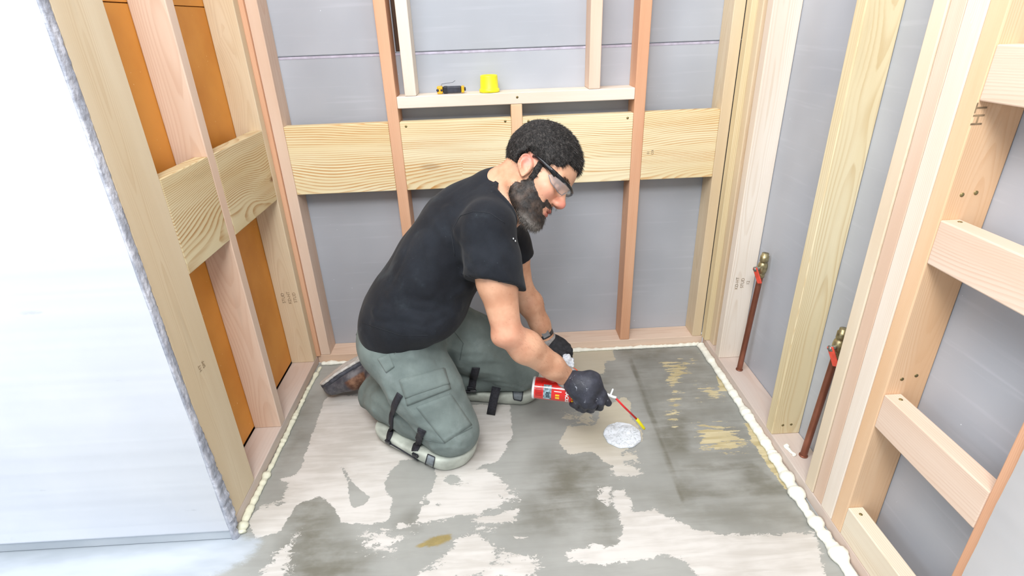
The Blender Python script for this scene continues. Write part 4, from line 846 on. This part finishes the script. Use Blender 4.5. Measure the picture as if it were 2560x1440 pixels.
# left glove, watch
def sdf_gloveL(P):
    d = chain(P, [K(1374, 851, 1.938), K(1386, 864, 1.945), K(1402, 872, 1.945)], [.026, .034, .034], .02)
    for i, (a, b, c) in enumerate((((1412, 864, 1.930), (1424, 876, 1.925), (1424, 893, 1.945)), ((1404, 858, 1.955), (1419, 866, 1.960), (1426, 884, 1.975)), ((1404, 878, 1.920), (1414, 892, 1.912), (1412, 905, 1.930)), ((1392, 882, 1.920), (1400, 896, 1.912), (1400, 908, 1.930)))):
        d = smin(d, chain(P, [K(*a), K(*b), K(*c)], [.0125, .0115, .0105], .004), .008)
    d = smin(d, chain(P, [K(1384, 872, 1.925), K(1390, 886, 1.905), K(1398, 894, 1.900)], [.015, .012, .0108], .005), .008)
    return d+.0010*nz3(P, 120)
GL2 = plain('black_glove', (38, 39, 44), .8, .2, 90, bump=.3, bscale=300)
gL = sdf_obj('glove', sdf_gloveL, K(1400, 876, 1.94)-.13, K(1400, 876, 1.94)+.13, .0036, GL2, person)
wl = (wrL-elL)/np.linalg.norm(wrL-elL)
tube('glove_cuff', [wrL+wl*-.004, wrL+wl*.004, wrL+wl*.016], [.030, .0315, .0315], CUFF, gL, 28)
wt = tube('watch', [wrL-wl*.034, wrL-wl*.033, wrL-wl*.014, wrL-wl*.013], [.0275, .0305, .0300, .027], plain('watch_strap', (58, 58, 60), .5, .2, 90), person, 30)
sd2 = np.cross(wl, -CF); sd2 /= np.linalg.norm(sd2); outw = np.cross(sd2, wl); pw = wrL-wl*.023+sd2*.004-CF*.029+CR*.006
frame_box('watch_case', pw, (wl, sd2, outw), (.024, .026, .009), plain('watch_case_metal', (150, 152, 156), .25, .05, 50, metallic=.8), wt)

# safety glasses
FR = plain('black_glasses_frame', (22, 24, 30), .22, .1, 60)
LENS = NT('clear_lens'); LENS.base(lin((206, 210, 214)), .03); LENS.b.inputs['Alpha'].default_value = .16; LENS.b.inputs['Specular IOR Level'].default_value = .8
def G(p): return H2W(p)
brow = [(.062, -.083, .026), (.084, -.076, .026), (.102, -.060, .027), (.113, -.040, .029), (.1185, -.018, .030), (.120, 0, .029), (.1185, .018, .030), (.113, .040, .029), (.102, .060, .027), (.084, .076, .026), (.062, .083, .026)]
glasses = tube('safety_glasses', [G(p) for p in brow], [.0035, .0048, .0045, .0038, .0034, .0036, .0034, .0038, .0045, .0048, .0035], FR, person, 12, flat=1.25)
for s in (-1, 1):
    tube('temple_arm', [G((-.002, s*.0765, .030)), G((.006, s*.0805, .0325)), G((.014, s*.083, .033)), G((.034, s*.085, .031)), G((.062, s*.083, .027)), G((.082, s*.078, .024))], [.002, .0026, .0030, .0034, .0046, .0060], FR, glasses, 12, flat=1.5)
    V = []; n1 = 16; n2 = 8
    for i in range(n1+1):
        t = i/n1; x, y = np.interp(t, [0, .25, .55, .8, 1], [.119, .1165, .107, .090, .074]), np.interp(t, [0, .25, .55, .8, 1], [.006, .026, .054, .071, .080]); dep = np.interp(t, [0, .12, .4, .8, 1], [.010, .024, .028, .024, .012])
        for j in range(n2+1): b = j/n2; V.append(G((x+.001-.010*b*b, s*y*(1-.02*b), .026-dep*b)))
    Fq = [(i*(n2+1)+j, i*(n2+1)+j+1, (i+1)*(n2+1)+j+1, (i+1)*(n2+1)+j) for i in range(n1) for j in range(n2)]
    o = link('lens', mesh_np('lens', V, Fq), LENS.m, glasses, smooth=True); md = o.modifiers.new('s', 'SOLIDIFY'); md.thickness = .0018
    tube('lens_rim', [V[i*(n2+1)+n2] for i in range(n1+1)], .0010, plain('lens_rim_grey', (120, 126, 134), .25), glasses, 8)

# loose tool lanyard at the back of the waist
CORD = plain('thin_black_cord', (50, 50, 54), .6)
waistcord = tube('cord', [K(898, 806, 1.74), K(897, 820, 1.745), K(890, 838, 1.75), K(900, 840, 1.75), K(910, 842, 1.73)], .0009, CORD, person, 6)
cyl('clip', K(911, 842, 1.725), K(908, 868, 1.735), .005, plain('clip_metal', (128, 126, 118), .35, .1, 80, metallic=.7), person, 14)

# ------------------------------------------------------------------ props
def basis(a, hint):
    a = np.array(a, float)/np.linalg.norm(a); n = np.array(hint, float); n -= n.dot(a)*a; n /= np.linalg.norm(n); return a, n, np.cross(a, n)
CANR = .0325
cA, cN_, cB_ = basis(cax, -CF)                    # along the can, towards the viewer, third
canlen = .168
can = empty('foam_can', can0, 'red and white spray foam can held in the black gloved hand', 'spray can')
RED = NT('can_red'); RED.base(lin((214, 34, 30)), .25); RED.b.inputs['Coat Weight'].default_value = .4
STEEL = plain('white_can_metal', (228, 230, 232), .25, .04, 60)
def rev(name, prof, mat, parent, o, a, n, b, seg=48):
    V = []; m = len(prof)
    for x, r in prof:
        for k in range(seg): t = 2*math.pi*k/seg; V.append(o+a*x+n*math.cos(t)*r+b*math.sin(t)*r)
    Fq = [(i*seg+k, i*seg+(k+1) % seg, (i+1)*seg+(k+1) % seg, (i+1)*seg+k) for i in range(m-1) for k in range(seg)]; return link(name, mesh_np(name, V, Fq), mat, parent, smooth=True)
rev('can_body', [(.006, CANR-.0004), (.0065, CANR), (canlen, CANR), (canlen+.0005, CANR-.0004)], RED.m, can, can0, cA, cN_, cB_)
rev('can_base', [(.004, 0), (.003, .026), (.0005, .029), (-.001, .0315), (0, .0332), (.003, .0337), (.0062, .0332), (.0066, CANR-.001)], STEEL, can, can0, cA, cN_, cB_)
rev('can_dome', [(canlen, CANR), (canlen+.002, CANR+.0008), (canlen+.004, .031), (canlen+.012, .025), (canlen+.018, .017), (canlen+.022, .0158), (canlen+.026, .0158), (canlen+.027, .010), (canlen+.027, 0)], STEEL, can, can0, cA, cN_, cB_)
def on_can(x, th, lift=.0004): return can0+cA*x+(cN_*math.cos(th)+cB_*math.sin(th))*(CANR+lift)
def can_patch(name, x0, x1, t0, t1, mat, lift=.0004, n=14):
    V = [on_can(x, t0+(t1-t0)*i/n, lift) for x in (x0, x1) for i in range(n+1)]; Fq = [(i, i+1, n+2+i, n+1+i) for i in range(n)]
    return link(name, mesh_np(name, V, Fq), mat, can, smooth=True)
sgn = 1 if (cB_@(-CU)) > 0 else -1                # towards the underside as seen
LBL = plain('label_photo_patch', (150, 176, 186), .3, .35, 120); WHT = plain('label_white', (240, 240, 238), .35, .03, 60); YEL = plain('label_yellow', (246, 196, 48), .35, .05, 60); DRD = plain('label_dark_red', (150, 22, 22), .35, .1, 60)
can_patch('label_picture', .034, .058, sgn*-.55, sgn*.95, LBL); can_patch('label_picture_tool', .042, .052, sgn*.1, sgn*.7, plain('label_picture_grey', (70, 92, 104), .35, .3, 200), .0007)
can_patch('label_stripe', .0066, .130, sgn*-.33, sgn*-.25, WHT, .0006)
for i, (t0, t1) in enumerate(((-.9, -.82), (-.72, -.66), (-.12, -.06), (.04, .09), (.2, .26), (.36, .42), (.52, .58))): can_patch('label_text_line', .010, .030, sgn*t0, sgn*t1, DRD, .0005, 4)
def can_text(body, x, th0, size, mat, name):
    cu = bpy.data.curves.new(name, 'FONT'); cu.body = body; cu.size = size; cu.offset = size*.035; cu.align_x = 'CENTER'; to = bpy.data.objects.new(name, cu); COL.objects.link(to); bpy.context.view_layer.update()
    me = bpy.data.meshes.new_from_object(to.evaluated_get(bpy.context.evaluated_depsgraph_get())); bpy.data.objects.remove(to)
    bm = bmesh.new(); bm.from_mesh(me); bmesh.ops.subdivide_edges(bm, edges=[e for e in bm.edges if e.calc_length() > .003], cuts=2)
    for v in bm.verts:
        p = on_can(x+v.co.y, th0+sgn*v.co.x/CANR, .0009); v.co = Vector(p)
    bm.to_mesh(me); bm.free(); o = link(name, me, mat, can); tag(o); return o
can_text('CRACKS', .100, sgn*.25, .0135, WHT, 'lettering'); can_text('GAPS &', .118, sgn*.25, .015, YEL, 'lettering'); can_text('FILLS UP', .074, sgn*.45, .0075, YEL, 'lettering') if False else None
can_patch('label_mark', .070, .082, sgn*.25, sgn*.42, YEL, .0006, 4); can_patch('label_mark', .070, .082, sgn*.5, sgn*.75, YEL, .0006, 4); can_patch('label_mark', .066, .088, sgn*-.05, sgn*.02, WHT, .0006, 4)
# applicator and straw
WPL = plain('white_plastic', (236, 238, 240), .35, .03, 50)
n0 = can0+cA*(canlen+.026); n1 = K(1541, 994, 1.620)
nz = tube('nozzle', [n0-cA*.004, n0+cA*.001, n0+cA*.002, K(1512, 985, 1.627), K(1514, 985, 1.627), n1-(n1-n0)*.15, n1], [.011, .011, .0052, .0052, .0046, .0042, .0036], WPL, can, 18)
_fa = cA*.35+CU*.93; _fa /= np.linalg.norm(_fa); _fb = np.cross(_fa, CF); _fb /= np.linalg.norm(_fb); frame_box('trigger_fin', K(1529, 981, 1.622), (_fa, _fb, np.cross(_fa, _fb)), (.024, .005, .003), WPL, nz)
tube('straw', [K(1536, 992, 1.622), K(1560, 1017, 1.640), K(1594, 1050, 1.668)], .0031, plain('red_straw', (214, 40, 44), .35, .04, 60), can, 14)
tube('straw_tip', [K(1591, 1047, 1.666), K(1592, 1048, 1.667), K(1609, 1070, 1.684), K(1611, 1072, 1.686)], [.0036, .0050, .0048, .0036], plain('yellow_tip', (226, 214, 20), .35, .04, 60), can, 14)
# rag in the left hand
RAG = NT('white_rag'); o_ = RAG.obj(); RAG.base(RAG.mix(RAG.ramp(RAG.noise(o_, 45, 5, .7, 1.), .40, .60), lin((196, 202, 212)), lin((236, 240, 246))), .8); RAG.bump(RAG.noise(o_, 55, 3, .5, 1.2), .5, .004)
def ridg(P, f, s): return 1-np.abs(nz3(P, f, s))*2
def sdf_rag(P):
    c = K(1414, 900, 1.912); return smin(ell(P, c, (.020, .018, .026)), ell(P, K(1427, 906, 1.920), (.014, .016, .020)), .01)+.0035*ridg(P, 150, 1)+.002*ridg(P, 260, 4)
rg = sdf_obj('cloth', sdf_rag, K(1418, 900, 1.915)-.06, K(1418, 900, 1.915)+.06, .0025, RAG.m); recentre(rg); tag(rg, 'crumpled white cloth pinched in the far gloved hand', 'cloth')
# crumpled rag plugging the drain hole
dc = np.append((on(1556, 1086, 2, .006))[:2], 0.)
def sdf_plug(P):
    q = P-dc.astype(np.float32); r = np.sqrt(q[:, 0]**2+(q[:, 1]*1.0)**2); d = r-(.061+.0015*np.sin(np.arctan2(q[:, 1], q[:, 0])*9)); top = q[:, 2]-(.012+.004*np.cos(r*30))
    return np.maximum(smax(d, top+.0030*ridg(P, 60, 2)+.0012*ridg(P, 130, 5), .006), .0006-q[:, 2])
PLUG = NT('white_plastic_bag'); o_ = PLUG.obj(); vn = PLUG.n('ShaderNodeTexNoise', {'Vector': o_, 'Scale': 28, 'Detail': 5, 'Roughness': .6, 'Distortion': 1.6}); cr = PLUG.math('ABSOLUTE', PLUG.math('SUBTRACT', vn.outputs[0], .5))
PLUG.base(PLUG.mix(PLUG.ramp(cr, .002, .016), lin((158, 166, 170)), lin((230, 236, 244))), .45); PLUG.bump(PLUG.ramp(cr, 0, .08), .3, .002)
pg = sdf_obj('drain_plug_cloth', sdf_plug, dc-np.array([.08, .08, .01]), dc+np.array([.08, .08, .03]), .0022, PLUG.m); recentre(pg); tag(pg, 'crumpled white cloth stuffed in the round drain hole in the floor', 'cloth')
# yellow cap and small yellow-black tool on the niche sill
CAPY = plain('yellow_cap', (236, 230, 40), .4, .04, 30)
cc = np.array([.7515, .0345, 1.0240]); rr = .0305
cap = rev('yellow_cap', [(0, 0), (0, rr*1.02), (.0005, rr*1.10), (.004, rr*1.12), (.010, rr*1.12), (.0125, rr*1.02), (.0135, rr), (.050, rr*.95), (.0535, rr*.92), (.054, rr*.86), (.051, rr*.84), (.0505, 0)], CAPY, None, cc, np.array([0, 0, 1.]), np.array([1., 0, 0]), np.array([0, 1., 0])); recentre(cap); tag(cap, 'round bright yellow cap standing on the niche sill', 'cap')
tz = 1.0240+.0125; ty = .038; tool = empty('folding_tool', (.622, ty, 1.0240), 'small black and yellow folding tool lying on the niche sill', 'tool')
TY = plain('tool_yellow', (236, 180, 40), .4, .08, 60); TB = plain('tool_black', (50, 54, 66), .5, .15, 60)
frame_box('grip', (.626, ty, tz), XYZ, (.062, .021, .021), TB, tool, .004, 3); frame_box('grip_sleeve', (.604, ty, tz), XYZ, (.016, .0225, .0225), plain('tool_dark', (32, 34, 44), .5), tool, .004, 3)
hd = frame_box('tool_head', (.585, ty, tz), XYZ, (.019, .024, .0245), TY, tool, .004, 3); frame_box('tool_end', (.662, ty, tz), XYZ, (.010, .022, .022), TY, tool, .003, 3)
cyl('pivot', (.578, ty-.0125, tz), (.578, ty-.0145, tz), .0045, TB, hd, 16); cyl('pivot', (.591, ty-.0125, tz), (.591, ty-.0145, tz), .0035, TB, hd, 16); cyl('end_button', (.667, ty, tz), (.672, ty, tz), .006, TB, tool, 16)
tube('wire_clip', [(.590, ty+.004, tz+.011), (.592, ty+.004, tz+.018), (.610, ty+.006, tz+.020), (.628, ty+.008, tz+.021), (.638, ty+.010, tz+.027)], .0006, TB, tool, 6)

# copper pipes with ball valves
COP = NT('copper'); o_ = COP.obj(); COP.base(COP.mix(COP.ramp(COP.noise(COP.vmul(o_, (20, 20, 6)), 1, 4), .35, .7), lin((128, 78, 60)), lin((172, 112, 90))), .45, Metallic=.6)
BR = plain('brass', (168, 156, 120), .35, .2, 60, metallic=.8); HND = plain('red_valve_handle', (226, 84, 64), .45, .08, 60); NUT = plain('dull_steel', (170, 172, 168), .4, .1, 80, metallic=.7)
def pipe(base, top, label):
    base = np.array(base); top = np.array(top); a = (top-base)/np.linalg.norm(top-base); L_ = np.linalg.norm(top-base); root = empty('water_pipe', base, label, 'pipe', 'copper stub pipes on the right wall')
    p = lambda t, dx=0, dy=0: base+a*t+np.array([dx, dy, 0.])
    rev('pipe', [(.0003, 0), (.0003, .0095), (.002, .0098), (L_-.075, .0098), (L_-.070, .0098)], COP.m, root, base, a, *basis(a, (1, 0, 0))[1:], seg=24)
    rev('collar', [(.0003, .0099), (.0004, .0125), (.003, .0125), (.004, .0099)], COP.m, root, base, a, *basis(a, (1, 0, 0))[1:], seg=24)
    n_, b_ = basis(a, (1, 0, 0))[1:]
    vb = rev('valve_body', [(L_-.088, .0100), (L_-.087, .0125), (L_-.074, .0125), (L_-.073, .0115), (L_-.070, .0145), (L_-.060, .0165), (L_-.046, .0165), (L_-.036, .0145), (L_-.034, .0120), (L_-.030, .0120), (L_-.029, .0140), (L_-.010, .0140), (L_-.009, .0115), (L_, .0112), (L_, 0)], BR, root, base, a, n_, b_, seg=26)
    st = p(L_-.053); cyl('stem', st+np.array([-.010, -.004, 0]), st+np.array([-.034, -.014, .002]), .006, NUT, vb, 14); cyl('stem_nut', st+np.array([-.026, -.0105, .001]), st+np.array([-.032, -.013, .0015]), .0095, NUT, vb, 6, bev=.0006)
    h0 = st+np.array([-.030, -.0125, .002]); d_ = np.array([.30, -.30, -.90]); d_ /= np.linalg.norm(d_); nx = np.array([-.92, -.38, 0.]); nx -= nx.dot(d_)*d_; nx /= np.linalg.norm(nx)
    frame_box('valve_handle', h0+d_*.024, (d_, np.cross(nx, d_), nx), (.058, .018, .0055), HND, root, .0025, 3)
    return root
P1b = on(1848, 924, 2, T38+.0003); P1t = on(1914, 633, 1, P1b[1]); P2b = on(2008, 1139, 2, T38+.0003); P2t = on(2111, 822, 1, P2b[1])
pipe(P1b, P1t, 'copper pipe with red valve handle rising from the right bottom plate, the farther one'); pipe(P2b, P2t, 'copper pipe with red handle half hidden by the pale yellow stud, the nearer one')

# screws in the blocking and braces: part of the board they sit in
SC = plain('brass_screw', (150, 136, 92), .4, .2, 90, metallic=.6)
def by_label(t): return next(o for o in COL.objects if o.get('label', '').startswith(t))
def screws(lab, pts):
    par = by_label(lab)
    for p, n in pts: p = np.array(p, float); n = np.array(n, float); cyl('screw', p-n*.002, p+n*.0008, .0042, SC, par, 14, bev=.0004)
bw = lambda u, v: (on(u, v, 1, 0.), (0, -1, 0)); 
screws('yellow pine blocking board on the back wall directly', [bw(1015, 316), bw(1263, 303)]); screws('yellow pine blocking board on the back wall behind', [bw(1321, 303), bw(1569, 295)])
rw = lambda u, v: (on(u, v, 1, -.9800), (0, -1, 0)); screws('wide orange stud', [rw(2405, 487), rw(2440, 482), rw(2255, 948), rw(2291, 939)])
screws('third short brace', [(on(2252, 999, 2, .4710), (0, 0, 1))]); screws('second short brace', [(on(2400, 555, 2, .8735), (0, 0, 1))]); screws('lowest short brace', [(on(2152, 1286, 2, .1277), (0, 0, 1))])
rs = lambda u, v: (on(u, v, 1, -.6080), (0, -1, 0)); screws('yellowish right wall stud', [rs(1957, 1063), rs(1978, 1061)])
sl = by_label('horizontal niche sill'); p_ = on(1293, 243, 1, 0.); cyl('screw', p_+np.array([0, .002, 0]), p_-np.array([0, .0008, 0]), .0042, SC, sl, 14, bev=.0004)

# faint ink grade stamps printed on the lumber
INK = plain('faded_ink', (150, 128, 100), .8, .2, 60)
def stamp(lab, lines, at_, xd, nd, size, dens=1.):
    par = by_label(lab); xd = Vector(xd).normalized(); nd = Vector(nd).normalized(); yd = nd.cross(xd)
    for i, t in enumerate(lines):
        cu = bpy.data.curves.new('stamp', 'FONT'); cu.body = t; cu.size = size; cu.align_x = 'CENTER'; to = bpy.data.objects.new('t', cu); COL.objects.link(to); bpy.context.view_layer.update()
        me = bpy.data.meshes.new_from_object(to.evaluated_get(bpy.context.evaluated_depsgraph_get())); bpy.data.objects.remove(to)
        for v in me.vertices: v.co = Vector(at_)+xd*v.co.x+yd*(v.co.y-i*size*1.25)+nd*.0005
        link('stamp', me, INK, par)
stamp('back stud of the left wall', ['STUD', 'KD-HT', 'STUD'], on(712, 745, 1, -.0486), (0, 0, 1), (0, -1, 0), .017)
stamp('wide tan end stud', ['HT', 'SPF'], on(502, 918, 0, 0.), (0, 0, 1), (1, 0, 0), .015)
stamp('pale right wall stud', ['KD-HT', 'STUD', '12'], on(1846, 708, 1, -.1700), (0, 0, 1), (0, -1, 0), .016)
stamp('yellow pine blocking board on back wall, rightmost', ['KD', '10'], on(1628, 381, 1, 0.), (0, 0, -1), (0, -1, 0), .012)
stamp('wide orange stud', ['HT'], on(2462, 285, 1, -.9800), (0, 0, 1), (0, -1, 0), .03)

# fine hair on the forearms
def arm_hair():
    V = verts_np(body); N = normals_np(body); r = np.random.RandomState(12); B = []; NN = []; D = []
    for e, w_ in ((elR, wrR), (elL, wrL)):
        ax = (w_-e)/np.linalg.norm(w_-e); t = (V-e)@ax; rad = np.linalg.norm(V-e-t[:, None]*ax, axis=1); ok = np.where((t > .0) & (t < np.linalg.norm(w_-e)) & (rad < .07) & (N@CU > -.5))[0]; i = ok[r.randint(0, len(ok), 520)]
        B.append(V[i]); NN.append(N[i]); D.append(N[i]*.35+ax*.9+r.normal(0, .25, (520, 3)))
    return strands('arm_hair', np.concatenate(B), np.concatenate(NN), np.concatenate(D), .009, .0003, plain('arm_hair', (122, 88, 66), .6), body, 14)
arm_hair()
